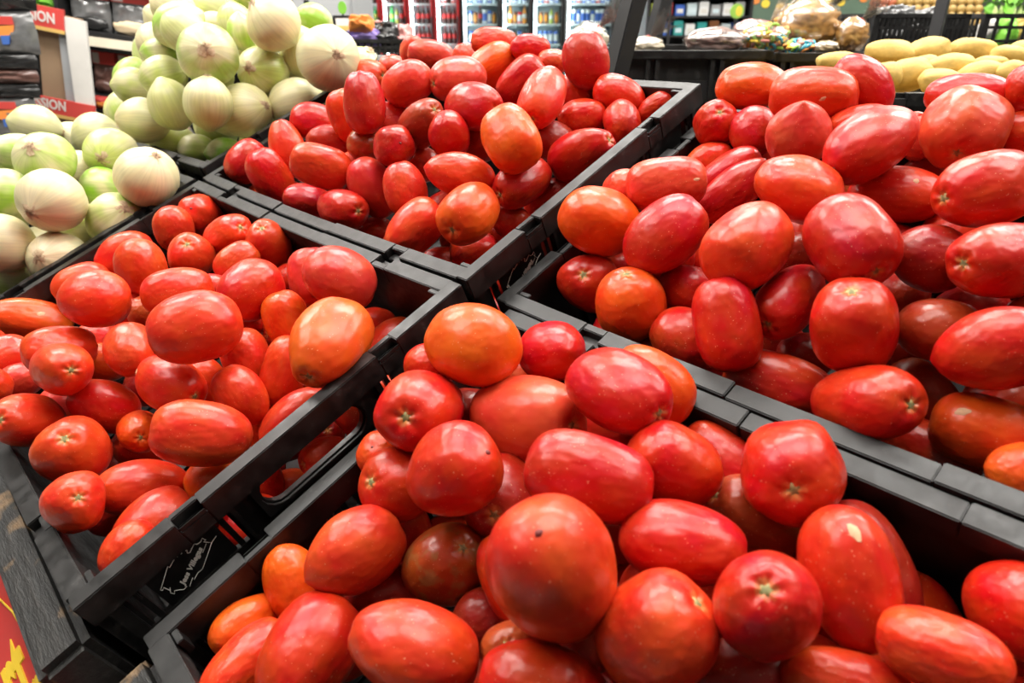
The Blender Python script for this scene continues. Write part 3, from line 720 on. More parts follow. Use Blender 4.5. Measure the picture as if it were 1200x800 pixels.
('CB',515.7,531.5,37.0,-776,396,491,345,296,'o',0,'','orange plum tomato, sixth from left in fourth row, middle back crate'),
('CB',481.9,610.4,-13.3,362,836,-414,286,246,'d',0,'','dark red plum tomato, seventh from left in fourth row, middle back crate'),
('CB',409.3,568.4,-0.0,-985,-172,-23,280,240,'d',0,'','dark red plum tomato, fifth from left in fourth row, middle back crate'),
('CB',193.9,495.1,11.3,393,709,-586,348,240,'c',0,'','crimson plum tomato, leftmost in fourth row, middle back crate'),
('CB',287.4,491.6,23.0,-457,740,-494,250,215,'b',0,'blotch','brownish red plum tomato with brown blotches, second from left in fourth row, middle back crate'),
('CB',367.8,483.4,36.0,-920,160,-357,300,242,'c',0,'pit','crimson plum tomato with small pit, fifth from left in fifth row, middle back crate'),
('CB',118.2,463.7,10.0,-314,340,886,389,275,'or',0,'','orange-red plum tomato, third from left in fifth row, middle back crate'),
('CB',541.7,593.7,-12.6,868,326,375,406,266,'c',1,'','crimson plum tomato with stem scar, rightmost in fifth row, middle back crate'),
('CB',37.9,428.7,-0.3,25,924,383,332,274,'c',0,'','crimson plum tomato, leftmost in fifth row, middle back crate'),
('CB',350.2,515.8,-8.8,-961,-275,28,273,235,'or',0,'','orange-red plum tomato, sixth from left in fifth row, middle back crate'),
('CB',280.8,430.9,28.2,-592,-563,577,359,260,'or',0,'','orange-red plum tomato, fourth from left in fifth row, middle back crate'),
('CB',466.3,489.1,12.6,547,636,-544,381,245,'or',0,'','orange-red plum tomato, seventh from left in fifth row, middle back crate'),
('CB',141.1,415.5,-0.3,211,-40,-977,378,267,'c',0,'','crimson plum tomato, second from left in fifth row, middle back crate'),
('CB',271.2,466.8,-9.1,-653,212,727,298,256,'p',0,'','pinkish red plum tomato, third from left in sixth row, middle back crate'),
('CB',511.5,532.6,-14.3,29,-987,159,372,248,'c',1,'','crimson plum tomato with stem scar, sixth from left in sixth row, middle back crate'),
('CB',335.7,453.3,-5.0,289,-42,-956,370,261,'p',0,'','pinkish red plum tomato, fourth from left in sixth row, middle back crate'),
('CB',411.6,452.1,7.5,-384,372,845,297,253,'or',0,'','orange-red plum tomato, fifth from left in sixth row, middle back crate'),
('CB',117.5,429.2,-44.3,-541,-741,399,267,225,'c',0,'','crimson plum tomato, leftmost in sixth row, middle back crate'),
('CB',216.8,417.6,-25.3,-587,-563,581,313,238,'c',0,'','crimson plum tomato, second from left in sixth row, middle back crate'),
('CB',511.4,560.7,-56.8,-567,-759,-322,325,220,'r',0,'','bright red plum tomato, rightmost in sixth row, middle back crate'),
('CB',332.4,407.4,-7.1,989,33,147,395,259,'c',1,'','crimson plum tomato with stem scar, leftmost in bottom row, middle back crate'),
('CB',525.0,447.3,5.3,314,-945,94,355,285,'o',1,'','orange plum tomato with stem scar, fifth from left in bottom row, middle back crate'),
('CB',499.6,510.1,-53.6,-954,-157,254,241,207,'r',0,'','bright red plum tomato, rightmost in bottom row, middle back crate'),
('CB',458.3,417.6,-11.2,179,950,255,360,271,'or',0,'','orange-red plum tomato, third from left in bottom row, middle back crate'),
('CB',328.5,433.3,-58.2,-632,-698,338,236,196,'r',0,'','bright red plum tomato, second from left in bottom row, middle back crate'),
('CB',488.4,457.3,-58.9,504,830,-238,260,205,'r',0,'','bright red plum tomato, sixth from left in bottom row, middle back crate'),
('CB',452.0,437.2,-71.2,-698,-658,282,254,184,'r',0,'','bright red plum tomato, fourth from left in bottom row, middle back crate'),
('CB',560.0,679.2,-53.5,418,584,696,248,222,'c',0,'','buried crimson plum tomato, ninth from left in top underlayer, middle back crate'),
('CB',526.7,684.9,-80.2,-1000,27,9,258,231,'d',0,'','buried dark red plum tomato, eighth from left in top underlayer, middle back crate'),
('CB',555.1,599.5,-56.0,-115,844,524,259,232,'r',0,'','buried bright red plum tomato, seventh from left in top underlayer, middle back crate'),
('CB',40.0,421.2,-59.6,-32,143,-989,246,220,'or',0,'','buried orange-red plum tomato, first from left in top underlayer, middle back crate'),
('CB',442.4,468.5,-25.9,-86,-993,77,251,225,'c',0,'','buried crimson plum tomato, fifth from left in top underlayer, middle back crate'),
('CB',111.8,440.4,-85.7,-537,670,-512,247,221,'d',0,'','buried dark red plum tomato, second from left in top underlayer, middle back crate'),
('CB',283.6,421.7,-46.5,-864,38,503,253,227,'d',0,'','buried dark red plum tomato, fourth from left in top underlayer, middle back crate'),
('CB',238.5,434.1,-73.9,755,646,-110,294,263,'or',0,'','buried orange-red plum tomato, third from left in top underlayer, middle back crate'),
('CB',557.2,552.7,-78.5,-654,-456,-603,275,246,'or',0,'','buried orange-red plum tomato, sixth from left in top underlayer, middle back crate'),
('CB',177.8,433.7,-91.0,-117,-441,890,285,255,'r',0,'','buried bright red plum tomato, second from left in second underlayer, middle back crate'),
('CB',81.7,422.5,-110.2,-105,994,21,243,217,'or',0,'','buried orange-red plum tomato, first from left in second underlayer, middle back crate'),
('CB',431.5,480.6,-66.8,-557,738,381,259,232,'d',0,'','buried dark red plum tomato, fifth from left in second underlayer, middle back crate'),
('CB',469.6,511.4,-82.8,-385,304,-872,246,220,'or',0,'','buried orange-red plum tomato, seventh from left in second underlayer, middle back crate'),
('CB',495.7,546.8,-107.3,-5,240,-971,269,241,'or',0,'','buried orange-red plum tomato, ninth from left in second underlayer, middle back crate'),
('CB',398.8,426.2,-58.1,350,-23,-936,267,239,'or',0,'','buried orange-red plum tomato, fourth from left in second underlayer, middle back crate'),
('CB',534.2,493.6,-80.8,641,-212,738,260,233,'r',0,'','buried bright red plum tomato, eighth from left in second underlayer, middle back crate'),
('CB',276.1,418.2,-113.8,-576,783,235,242,217,'d',0,'','buried dark red plum tomato, third from left in second underlayer, middle back crate'),
('CB',450.8,480.6,-108.4,176,-577,-798,278,249,'c',0,'','buried crimson plum tomato, sixth from left in second underlayer, middle back crate'),
('CB',351.6,419.0,-93.1,-335,743,580,242,217,'d',0,'','buried dark red plum tomato, first from left in bottom underlayer, middle back crate'),
('CB',533.7,513.6,-123.1,349,911,-217,282,253,'d',0,'','buried dark red plum tomato, ninth from left in bottom underlayer, middle back crate'),
('CB',547.3,449.2,-72.6,-206,-975,-85,258,230,'r',0,'','buried bright red plum tomato, seventh from left in bottom underlayer, middle back crate'),
('CB',496.3,471.9,-106.3,-696,-555,456,254,228,'r',0,'','buried bright red plum tomato, sixth from left in bottom underlayer, middle back crate'),
('CB',414.5,413.1,-105.5,358,-142,-923,253,226,'c',0,'','buried crimson plum tomato, second from left in bottom underlayer, middle back crate'),
('CB',469.1,436.9,-109.5,542,65,-838,245,219,'r',0,'','buried bright red plum tomato, fourth from left in bottom underlayer, middle back crate'),
('CB',497.9,414.2,-88.2,893,388,-228,255,228,'c',0,'','buried crimson plum tomato, third from left in bottom underlayer, middle back crate'),
('CB',557.3,465.4,-115.4,344,-367,864,258,231,'r',0,'','buried bright red plum tomato, eighth from left in bottom underlayer, middle back crate'),
('CB',547.4,412.7,-100.6,406,690,599,273,244,'or',0,'','buried orange-red plum tomato, fifth from left in bottom underlayer, middle back crate'),
('RR',771.5,741.5,7.1,-828,69,556,316,221,'c',0,'','crimson plum tomato, fifth from left in top row, right crate'),
('RR',656.5,741.5,-2.9,805,569,-169,358,266,'o',0,'','orange plum tomato, second from left in top row, right crate'),
('RR',901.5,741.3,11.0,323,167,-932,211,181,'c',0,'','crimson plum tomato, rightmost in top row, right crate'),
('RR',742.6,703.7,13.3,852,482,-203,382,256,'or',0,'nick:758.6,686.4,19.2','orange-red plum tomato with pale scar, third from left in top row, right crate'),
('RR',857.4,741.5,1.9,-989,-138,42,328,190,'c',0,'','crimson plum tomato, eighth from left in top row, right crate'),
('RR',643.5,693.3,-19.7,510,-353,784,246,239,'r',1,'','bright red plum tomato with stem scar, leftmost in top row, right crate'),
('RR',785.6,700.3,-9.3,829,557,61,274,173,'or',0,'','orange-red plum tomato, fourth from left in top row, right crate'),
('RR',820.2,729.6,-21.4,-971,79,-225,146,126,'s',0,'','salmon-red plum tomato, sixth from left in top row, right crate'),
('RR',871.9,693.9,-1.1,196,-976,-91,324,328,'s',1,'','salmon-red plum tomato with stem scar, seventh from left in top row, right crate'),
('RR',685.3,694.1,-24.1,533,-704,-469,242,240,'c',1,'','crimson plum tomato with stem scar, fourth from left in second row, right crate'),
('RR',753.6,657.4,3.0,-223,141,-964,335,288,'s',0,'point','salmon-red plum tomato with pointed tip, fifth from left in second row, right crate'),
('RR',907.6,724.2,-15.8,932,363,16,226,185,'or',0,'','orange-red plum tomato, rightmost in second row, right crate'),
('RR',832.7,709.6,-22.2,240,-144,-960,183,157,'s',0,'','salmon-red plum tomato, seventh from left in second row, right crate'),
('RR',830.6,621.4,21.5,216,976,-13,414,271,'c',0,'tpit','crimson plum tomato with small pit, sixth from left in second row, right crate'),
('RR',650.3,663.2,-46.1,736,676,-44,259,208,'or',0,'','orange-red plum tomato, second from left in second row, right crate'),
('RR',684.6,645.1,-43.7,-656,-606,-450,349,207,'c',0,'','crimson plum tomato, third from left in second row, right crate'),
('RR',836.3,724.9,-67.2,-976,-29,-216,204,176,'d',0,'','dark red plum tomato, eighth from left in second row, right crate'),
('RR',679.9,556.5,-1.9,724,673,-152,355,264,'s',0,'nick:707.6,560,5.3','salmon-red plum tomato with pale scar, leftmost in second row, right crate'),
('RR',634.5,554.6,-14.5,196,856,-479,230,198,'s',0,'','salmon-red plum tomato, second from left in third row, right crate'),
('RR',804.7,559.7,14.0,-933,-103,344,341,280,'or',0,'','orange-red plum tomato, fifth from left in third row, right crate'),
('RR',922.6,593.3,15.1,-445,-855,266,397,260,'r',1,'','bright red plum tomato with stem scar, rightmost in third row, right crate'),
('RR',791.6,666.7,-54.9,-973,-2,-231,231,198,'b',0,'','brownish red plum tomato, sixth from left in third row, right crate'),
('RR',711.3,612.8,-38.3,501,785,365,389,222,'c',0,'','crimson plum tomato, fourth from left in third row, right crate'),
('RR',851.7,625.4,-23.6,-979,-198,37,371,242,'r',0,'nick:866.4,621.7,-3.8','bright red plum tomato with pale scar, eighth from left in third row, right crate'),
('RR',651.3,492.1,-5.7,294,702,-649,374,322,'o',0,'','orange plum tomato, leftmost in third row, right crate'),
('RR',722.3,492.8,-5.2,415,849,327,379,296,'c',0,'','crimson plum tomato, third from left in third row, right crate'),
('RR',868.5,509.1,16.1,805,-566,-176,330,286,'c',1,'','crimson plum tomato with stem scar, seventh from left in third row, right crate'),
('RR',804.3,484.9,11.6,-30,995,-98,351,302,'or',0,'','orange-red plum tomato, fifth from left in fourth row, right crate'),
('RR',800.5,560.9,-52.5,511,770,-383,248,213,'d',0,'','dark red plum tomato, sixth from left in fourth row, right crate'),
('RR',906.3,542.8,-11.3,625,650,-433,281,242,'d',0,'','dark red plum tomato, eighth from left in fourth row, right crate'),
('RR',949.2,537.7,1.8,-322,-825,464,383,250,'r',1,'','bright red plum tomato with stem scar, rightmost in fourth row, right crate'),
('RR',640.7,528.6,-87.0,-939,-341,-39,243,208,'r',0,'','bright red plum tomato, second from left in fourth row, right crate'),
('RR',681.0,517.9,-80.7,281,812,-511,218,187,'r',0,'','bright red plum tomato, third from left in fourth row, right crate'),
('RR',652.0,461.2,-53.3,396,-460,795,299,304,'r',1,'','bright red plum tomato with stem scar, leftmost in fourth row, right crate'),
('RR',742.5,486.0,-50.5,-891,158,-426,263,226,'c',0,'','crimson plum tomato, fourth from left in fourth row, right crate'),
('RR',887.6,554.5,-59.1,-930,38,-366,199,171,'d',0,'','dark red plum tomato, seventh from left in fourth row, right crate'),
('RR',835.3,486.7,-30.0,56,-991,125,365,239,'c',1,'','crimson plum tomato with stem scar, fifth from left in fifth row, right crate'),
('RR',717.6,441.2,-41.1,-24,172,985,305,309,'o',1,'','orange plum tomato with stem scar, leftmost in fifth row, right crate'),
('RR',817.1,432.7,-18.0,-485,578,656,337,247,'c',0,'','crimson plum tomato, third from left in fifth row, right crate'),
('RR',893.5,460.7,-11.9,-40,-34,999,312,286,'r',1,'','bright red plum tomato with stem scar, sixth from left in fifth row, right crate'),
('RR',931.9,498.0,-31.6,936,328,-128,265,219,'b',0,'','brownish red plum tomato, rightmost in fifth row, right crate'),
('RR',773.2,438.8,-56.2,-948,-46,316,292,251,'r',0,'','bright red plum tomato, second from left in fifth row, right crate'),
('RR',817.5,487.3,-85.8,453,760,-466,261,225,'d',0,'','dark red plum tomato, fourth from left in fifth row, right crate'),
('RR',903.0,511.4,-72.5,-840,172,-515,175,150,'d',0,'','dark red plum tomato, seventh from left in fifth row, right crate'),
('RR',968.5,472.6,-11.3,828,529,184,319,241,'r',0,'','bright red plum tomato, seventh from left in bottom row, right crate'),
('RR',849.9,476.7,-72.6,560,727,-398,215,185,'d',0,'','dark red plum tomato, second from left in bottom row, right crate'),
('RR',851.7,436.4,-65.8,-965,-233,124,390,248,'r',0,'','bright red plum tomato, leftmost in bottom row, right crate'),
('RR',929.8,484.2,-81.8,818,-177,-547,265,204,'b',0,'','brownish red plum tomato, fourth from left in bottom row, right crate'),
('RR',917.3,422.3,-35.6,821,-164,547,384,251,'r',1,'','bright red plum tomato with stem scar, third from left in bottom row, right crate'),
('RR',978.9,450.0,-56.5,964,237,-123,299,234,'o',0,'scar:968.4,442.3,-36.5','orange plum tomato with pale scar, sixth from left in bottom row, right crate'),
('RR',951.7,447.5,-91.8,-989,78,127,306,202,'r',0,'','bright red plum tomato, fifth from left in bottom row, right crate'),
('RR',1007.2,423.2,-47.9,825,474,-307,219,188,'o',0,'','orange plum tomato, rightmost in bottom row, right crate'),
('RR',679.8,707.5,-65.9,-855,115,-505,254,228,'c',0,'','buried crimson plum tomato, third from left in top underlayer, right crate'),
('RR',985.7,650.6,-22.3,655,-753,-64,261,234,'r',0,'','buried bright red plum tomato, eighth from left in top underlayer, right crate'),
('RR',758.6,615.6,-81.3,-209,-964,166,263,235,'r',0,'','buried bright red plum tomato, fourth from left in top underlayer, right crate'),
('RR',900.0,624.8,-53.3,-967,-248,-58,281,251,'c',0,'','buried crimson plum tomato, sixth from left in top underlayer, right crate'),
('RR',993.8,592.1,-17.6,-812,-1,-584,274,245,'r',0,'','buried bright red plum tomato, seventh from left in top underlayer, right crate'),
('RR',703.2,517.4,-44.4,418,-159,-895,259,232,'c',0,'','buried crimson plum tomato, first from left in top underlayer, right crate'),
('RR',860.9,599.3,-64.6,-394,273,-878,282,252,'d',0,'','buried dark red plum tomato, fifth from left in top underlayer, right crate'),
('RR',723.4,555.1,-72.6,485,873,-63,258,231,'r',0,'','buried bright red plum tomato, second from left in top underlayer, right crate'),
('RR',1055.6,602.6,-23.0,537,821,-194,270,242,'d',0,'','buried dark red plum tomato, ninth from left in top underlayer, right crate'),
('RR',935.2,544.4,-57.8,-307,-921,241,288,258,'c',0,'','buried crimson plum tomato, sixth from left in second underlayer, right crate'),
('RR',1025.7,535.8,-21.9,244,-579,778,286,256,'or',0,'','buried orange-red plum tomato, ninth from left in second underlayer, right crate'),
('RR',980.9,531.0,-38.2,68,320,-945,279,249,'d',0,'','buried dark red plum tomato, eighth from left in second underlayer, right crate'),
('RR',693.6,440.8,-87.3,-780,527,337,260,232,'c',0,'','buried crimson plum tomato, first from left in second underlayer, right crate'),
('RR',737.4,437.1,-90.6,-342,-20,940,259,231,'d',0,'','buried dark red plum tomato, second from left in second underlayer, right crate'),
('RR',799.0,444.9,-101.4,859,408,309,261,234,'c',0,'','buried crimson plum tomato, fourth from left in second underlayer, right crate'),
('RR',791.8,484.7,-148.9,662,592,-460,275,246,'c',0,'','buried crimson plum tomato, fifth from left in second underlayer, right crate'),
('RR',976.7,498.4,-79.8,-50,978,203,292,261,'r',0,'','buried bright red plum tomato, seventh from left in second underlayer, right crate'),
('RR',769.7,426.7,-132.3,701,-528,-479,273,244,'or',0,'','buried orange-red plum tomato, third from left in second underlayer, right crate'),
('RR',847.9,430.1,-110.2,445,-846,295,261,234,'c',0,'','buried crimson plum tomato, first from left in bottom underlayer, right crate'),
('RR',923.8,473.3,-128.1,-422,827,-373,275,246,'d',0,'','buried dark red plum tomato, fifth from left in bottom underlayer, right crate'),
('RR',874.6,460.4,-149.7,-515,481,-709,267,239,'d',0,'','buried dark red plum tomato, second from left in bottom underlayer, right crate'),
('RR',897.6,427.6,-118.0,-815,380,438,267,238,'r',0,'','buried bright red plum tomato, third from left in bottom underlayer, right crate'),
('RR',1019.8,453.2,-94.3,-648,-601,-468,267,239,'c',0,'','buried crimson plum tomato, ninth from left in bottom underlayer, right crate'),
('RR',962.7,464.5,-159.1,415,-308,856,266,238,'or',0,'','buried orange-red plum tomato, sixth from left in bottom underlayer, right crate'),
('RR',939.2,430.7,-144.7,651,690,-317,254,228,'r',0,'','buried bright red plum tomato, fourth from left in bottom underlayer, right crate'),
('RR',991.9,429.6,-127.7,538,-835,113,263,235,'d',0,'','buried dark red plum tomato, seventh from left in bottom underlayer, right crate'),
('RR',1017.0,456.7,-158.3,563,-617,-549,273,245,'or',0,'','buried orange-red plum tomato, eighth from left in bottom underlayer, right crate'),
('RR',1076.5,540.6,-27.1,614,730,-299,255,228,'c',0,'','plum tomato heaped at the far right end of the right crate, beyond the photo'),
('RR',1148.8,677.1,-58.2,496,127,-859,304,272,'r',0,'','plum tomato heaped at the far right end of the right crate, beyond the photo'),
('RR',1126.9,452.6,-54.5,-299,495,816,281,252,'r',0,'','plum tomato heaped at the far right end of the right crate, beyond the photo'),
('RR',1151.2,508.0,-54.0,191,122,974,296,264,'d',0,'','plum tomato heaped at the far right end of the right crate, beyond the photo'),
('RR',1114.0,637.0,-41.8,-97,-664,742,302,270,'d',0,'','plum tomato heaped at the far right end of the right crate, beyond the photo'),
('RR',1113.7,564.0,-38.3,934,-162,319,282,253,'d',0,'','plum tomato heaped at the far right end of the right crate, beyond the photo'),
('RR',1094.1,681.5,-46.8,-891,270,364,273,244,'d',0,'','plum tomato heaped at the far right end of the right crate, beyond the photo'),
('RR',1159.6,621.3,-58.6,-446,-307,841,259,231,'d',0,'','plum tomato heaped at the far right end of the right crate, beyond the photo'),
('RR',1064.1,436.0,-53.8,860,414,297,306,274,'d',0,'','plum tomato heaped at the far right end of the right crate, beyond the photo'),
('RR',1034.4,703.9,-51.7,-920,-313,236,252,226,'c',0,'','plum tomato heaped at the far right end of the right crate, beyond the photo'),
('RR',1040.3,655.5,-34.0,-492,-844,-213,262,234,'r',0,'','plum tomato heaped at the far right end of the right crate, beyond the photo'),
('RR',1076.9,495.0,-38.7,-127,-973,-195,306,274,'or',0,'','plum tomato heaped at the far right end of the right crate, beyond the photo'),
('RR',1164.4,573.7,-64.3,-279,785,-553,305,273,'c',0,'','plum tomato heaped at the far right end of the right crate, beyond the photo'),
('RR',1019.3,474.5,-38.1,-595,370,714,279,249,'d',0,'','plum tomato heaped at the far right end of the right crate, beyond the photo'),
('RR',981.4,692.4,-47.5,-722,414,-554,257,230,'r',0,'','plum tomato heaped at the far right end of the right crate, beyond the photo'),
('RR',1120.0,711.9,-72.4,-289,-795,-534,258,231,'d',0,'','plum tomato heaped at the far right end of the right crate, beyond the photo'),
('RR',1167.4,706.2,-99.4,427,-605,-672,287,257,'r',0,'','plum tomato heaped at the far right end of the right crate, beyond the photo'),
('RR',1154.7,436.1,-98.4,-638,-574,-514,299,267,'r',0,'','plum tomato heaped at the far right end of the right crate, beyond the photo'),
('RR',1065.9,572.0,-59.7,-41,-956,291,291,260,'r',0,'','plum tomato heaped at the far right end of the right crate, beyond the photo'),
('RR',1098.8,530.6,-70.3,973,-230,18,252,226,'or',0,'','plum tomato heaped at the far right end of the right crate, beyond the photo'),
('RR',1120.0,601.4,-77.6,-210,-306,929,295,264,'r',0,'','plum tomato heaped at the far right end of the right crate, beyond the photo'),
('RR',1010.6,621.4,-55.6,-768,575,-282,282,252,'r',0,'','plum tomato heaped at the far right end of the right crate, beyond the photo'),
('RR',1015.0,573.2,-54.8,622,-550,-557,254,227,'d',0,'','plum tomato heaped at the far right end of the right crate, beyond the photo'),
('RR',1103.3,432.4,-96.7,-485,151,861,269,241,'r',0,'','plum tomato heaped at the far right end of the right crate, beyond the photo'),
('RR',950.3,631.6,-57.4,-241,-766,-596,254,227,'r',0,'','plum tomato heaped at the far right end of the right crate, beyond the photo'),
('RR',1074.4,638.4,-73.8,-915,376,147,291,260,'d',0,'','plum tomato heaped at the far right end of the right crate, beyond the photo'),
('RR',1123.1,649.5,-90.4,-781,540,-314,276,247,'or',0,'','plum tomato heaped at the far right end of the right crate, beyond the photo'),
('RR',1168.3,646.2,-109.6,350,936,37,271,242,'r',0,'','plum tomato heaped at the far right end of the right crate, beyond the photo'),
('RR',1035.5,515.8,-70.1,-759,595,-265,261,234,'d',0,'','plum tomato heaped at the far right end of the right crate, beyond the photo'),
('RR',1019.8,667.4,-78.5,-977,154,-145,272,244,'or',0,'','plum tomato heaped at the far right end of the right crate, beyond the photo'),
('RR',985.2,712.5,-98.6,-679,157,717,303,271,'r',0,'','plum tomato heaped at the far right end of the right crate, beyond the photo'),
('RR',1117.3,489.9,-94.0,438,881,178,293,262,'or',0,'','plum tomato heaped at the far right end of the right crate, beyond the photo'),
('RR',1068.8,691.4,-95.2,349,178,-920,295,264,'or',0,'','plum tomato heaped at the far right end of the right crate, beyond the photo'),
('RR',1066.3,471.5,-87.0,-679,-619,395,257,230,'r',0,'','plum tomato heaped at the far right end of the right crate, beyond the photo'),
('RR',1161.8,496.2,-112.4,188,262,-947,286,256,'c',0,'','plum tomato heaped at the far right end of the right crate, beyond the photo'),
('RR',1152.7,604.6,-109.4,-899,-8,-438,252,225,'r',0,'','plum tomato heaped at the far right end of the right crate, beyond the photo'),
('FC',684.1,308.9,12.6,-975,-212,61,376,323,'o',0,'','orange plum tomato, fourth from left in top row, near front crate'),
('FC',710.7,356.1,-24.3,-840,164,-517,312,268,'c',0,'','crimson plum tomato, sixth from left in top row, near front crate'),
('FC',641.0,290.8,-13.0,-900,-435,-30,235,202,'r',0,'','bright red plum tomato, second from left in top row, near front crate'),
('FC',658.2,352.5,-71.5,-941,-249,-227,212,183,'s',0,'','salmon-red plum tomato, fifth from left in top row, near front crate'),
('FC',804.3,359.1,-18.3,-885,30,466,315,258,'o',0,'','orange plum tomato, rightmost in top row, near front crate'),
('FC',805.5,326.2,9.5,985,-130,114,405,265,'c',1,'','crimson plum tomato with stem scar, seventh from left in top row, near front crate'),
('FC',682.1,250.0,-2.7,583,-487,650,475,311,'r',1,'','bright red plum tomato with stem scar, leftmost in top row, near front crate'),
('FC',663.9,291.0,-59.3,-920,-348,-179,283,243,'d',0,'','dark red plum tomato, third from left in top row, near front crate'),
('FC',735.9,296.2,-30.0,955,237,178,434,342,'s',1,'','salmon-red plum tomato with stem scar, third from left in second row, near front crate'),
('FC',761.8,334.5,-67.0,686,666,-293,286,232,'r',0,'','bright red plum tomato, fifth from left in second row, near front crate'),
('FC',659.3,213.5,-32.6,-193,209,-959,198,194,'o',0,'pit','orange plum tomato with small pit, leftmost in second row, near front crate'),
('FC',856.1,351.8,-58.8,-932,84,353,290,230,'r',0,'','bright red plum tomato, seventh from left in second row, near front crate'),
('FC',858.0,308.4,-11.8,647,385,-658,284,244,'r',0,'','bright red plum tomato, sixth from left in second row, near front crate'),
('FC',754.2,222.7,7.3,-721,-501,-478,333,305,'r',0,'pit','bright red plum tomato with small pit, second from left in second row, near front crate'),
('FC',915.3,340.8,-16.7,430,-704,566,293,297,'r',1,'','bright red plum tomato with stem scar, rightmost in second row, near front crate'),
('FC',835.7,262.6,13.6,761,468,-448,367,250,'c',0,'','crimson plum tomato, fourth from left in second row, near front crate'),
('FC',698.8,202.3,-25.5,26,-563,826,275,271,'r',1,'','bright red plum tomato with stem scar, second from left in third row, near front crate'),
('FC',759.4,243.0,-45.4,531,-599,599,325,330,'d',1,'','dark red plum tomato with stem scar, fourth from left in third row, near front crate'),
('FC',897.0,327.4,-59.8,-628,-344,698,318,230,'b',1,'','brownish red plum tomato with stem scar, rightmost in third row, near front crate'),
('FC',827.0,268.0,-58.2,359,690,-628,260,224,'d',0,'','dark red plum tomato, fifth from left in third row, near front crate'),
('FC',891.6,267.5,-12.7,809,514,-285,342,238,'c',0,'','crimson plum tomato, sixth from left in third row, near front crate'),
('FC',714.5,149.2,-25.2,127,970,-207,345,276,'or',0,'','orange-red plum tomato, leftmost in third row, near front crate'),
('FC',753.0,187.3,-55.9,575,366,732,296,300,'b',1,'blotch','brownish red plum tomato with brown blotches, third from left in third row, near front crate'),
('FC',864.4,204.5,23.9,-222,73,-972,505,331,'or',0,'tpit','orange-red plum tomato with small pit, fourth from left in fourth row, near front crate'),
('FC',961.7,329.3,-60.0,622,-547,-561,390,260,'d',0,'','dark red plum tomato, rightmost in fourth row, near front crate'),
('FC',966.8,303.1,-22.9,559,-602,-570,357,248,'r',0,'scar:963,310.1,4.2','bright red plum tomato with pale scar, sixth from left in fourth row, near front crate'),
('FC',661.4,110.0,-59.1,593,-312,-742,273,216,'o',0,'','orange plum tomato, leftmost in fourth row, near front crate'),
('FC',809.9,201.4,-39.4,-766,464,444,295,214,'r',0,'','bright red plum tomato, third from left in fourth row, near front crate'),
('FC',721.3,149.3,-72.4,-641,-700,315,290,236,'d',0,'','dark red plum tomato, second from left in fourth row, near front crate'),
('FC',949.2,255.2,1.9,173,-202,964,382,250,'c',1,'','crimson plum tomato with stem scar, fifth from left in fourth row, near front crate'),
('FC',1032.6,348.4,-54.1,-849,203,-488,282,242,'r',0,'','bright red plum tomato, rightmost in fifth row, near front crate'),
('FC',796.5,179.6,-69.1,487,687,-539,236,203,'d',0,'','dark red plum tomato, third from left in fifth row, near front crate'),
('FC',658.2,68.3,-61.0,-51,967,-250,243,182,'o',0,'','orange plum tomato, leftmost in fifth row, near front crate'),
('FC',913.5,216.7,-2.5,475,703,530,283,287,'or',1,'','orange-red plum tomato with stem scar, fifth from left in fifth row, near front crate'),
('FC',858.3,207.2,-64.5,212,584,-784,238,205,'d',0,'','dark red plum tomato, fourth from left in fifth row, near front crate'),
('FC',808.2,133.9,-15.6,-819,-408,403,364,274,'or',0,'','orange-red plum tomato, second from left in fifth row, near front crate'),
('FC',1014.0,287.0,-14.5,-977,-171,-125,262,177,'or',0,'','orange-red plum tomato, sixth from left in fifth row, near front crate'),
('FC',840.1,170.3,-40.3,284,-116,952,239,182,'b',1,'','brownish red plum tomato with stem scar, third from left in bottom row, near front crate'),
('FC',734.9,90.2,-41.1,-327,944,37,362,283,'r',0,'','bright red plum tomato, second from left in bottom row, near front crate'),
('FC',693.4,56.2,-53.9,-184,970,-160,326,195,'or',0,'','orange-red plum tomato, leftmost in bottom row, near front crate'),
('FC',939.3,239.6,-51.8,-847,-529,-57,288,239,'d',0,'','dark red plum tomato, fifth from left in bottom row, near front crate'),
('FC',985.1,258.0,-37.8,906,404,-128,286,174,'or',0,'','orange-red plum tomato, sixth from left in bottom row, near front crate'),
('FC',880.1,165.2,-16.9,-839,-504,204,337,235,'r',0,'','bright red plum tomato, fourth from left in bottom row, near front crate'),
('FC',1039.6,332.4,-104.9,853,517,-75,175,150,'r',0,'','bright red plum tomato, rightmost in bottom row, near front crate'),
('FC',852.6,308.0,-67.7,485,687,541,265,237,'r',0,'','buried bright red plum tomato, fifth from left in top underlayer, near front crate'),
('FC',682.6,186.1,-81.1,383,-579,720,270,242,'r',0,'','buried bright red plum tomato, first from left in top underlayer, near front crate'),
('FC',703.2,212.3,-115.5,-894,-440,80,288,257,'r',0,'','buried bright red plum tomato, second from left in top underlayer, near front crate'),
('FC',933.8,324.4,-105.5,-155,982,-112,316,282,'r',0,'','buried bright red plum tomato, seventh from left in top underlayer, near front crate'),
('FC',881.3,281.8,-100.4,-441,-250,862,267,239,'r',0,'','buried bright red plum tomato, sixth from left in top underlayer, near front crate'),
('FC',844.9,251.0,-99.8,204,-854,-478,273,244,'r',0,'','buried bright red plum tomato, third from left in top underlayer, near front crate'),
('FC',881.9,245.5,-56.1,-216,551,806,263,235,'r',0,'','buried bright red plum tomato, fourth from left in top underlayer, near front crate'),
('FC',986.6,341.1,-112.2,720,-197,-665,301,269,'r',0,'','buried bright red plum tomato, sixth from left in bottom underlayer, near front crate'),
('FC',708.9,105.8,-94.6,132,-756,641,269,241,'r',0,'','buried bright red plum tomato, first from left in bottom underlayer, near front crate'),
('FC',954.4,279.5,-111.7,659,386,-645,274,245,'r',0,'','buried bright red plum tomato, fourth from left in bottom underlayer, near front crate'),
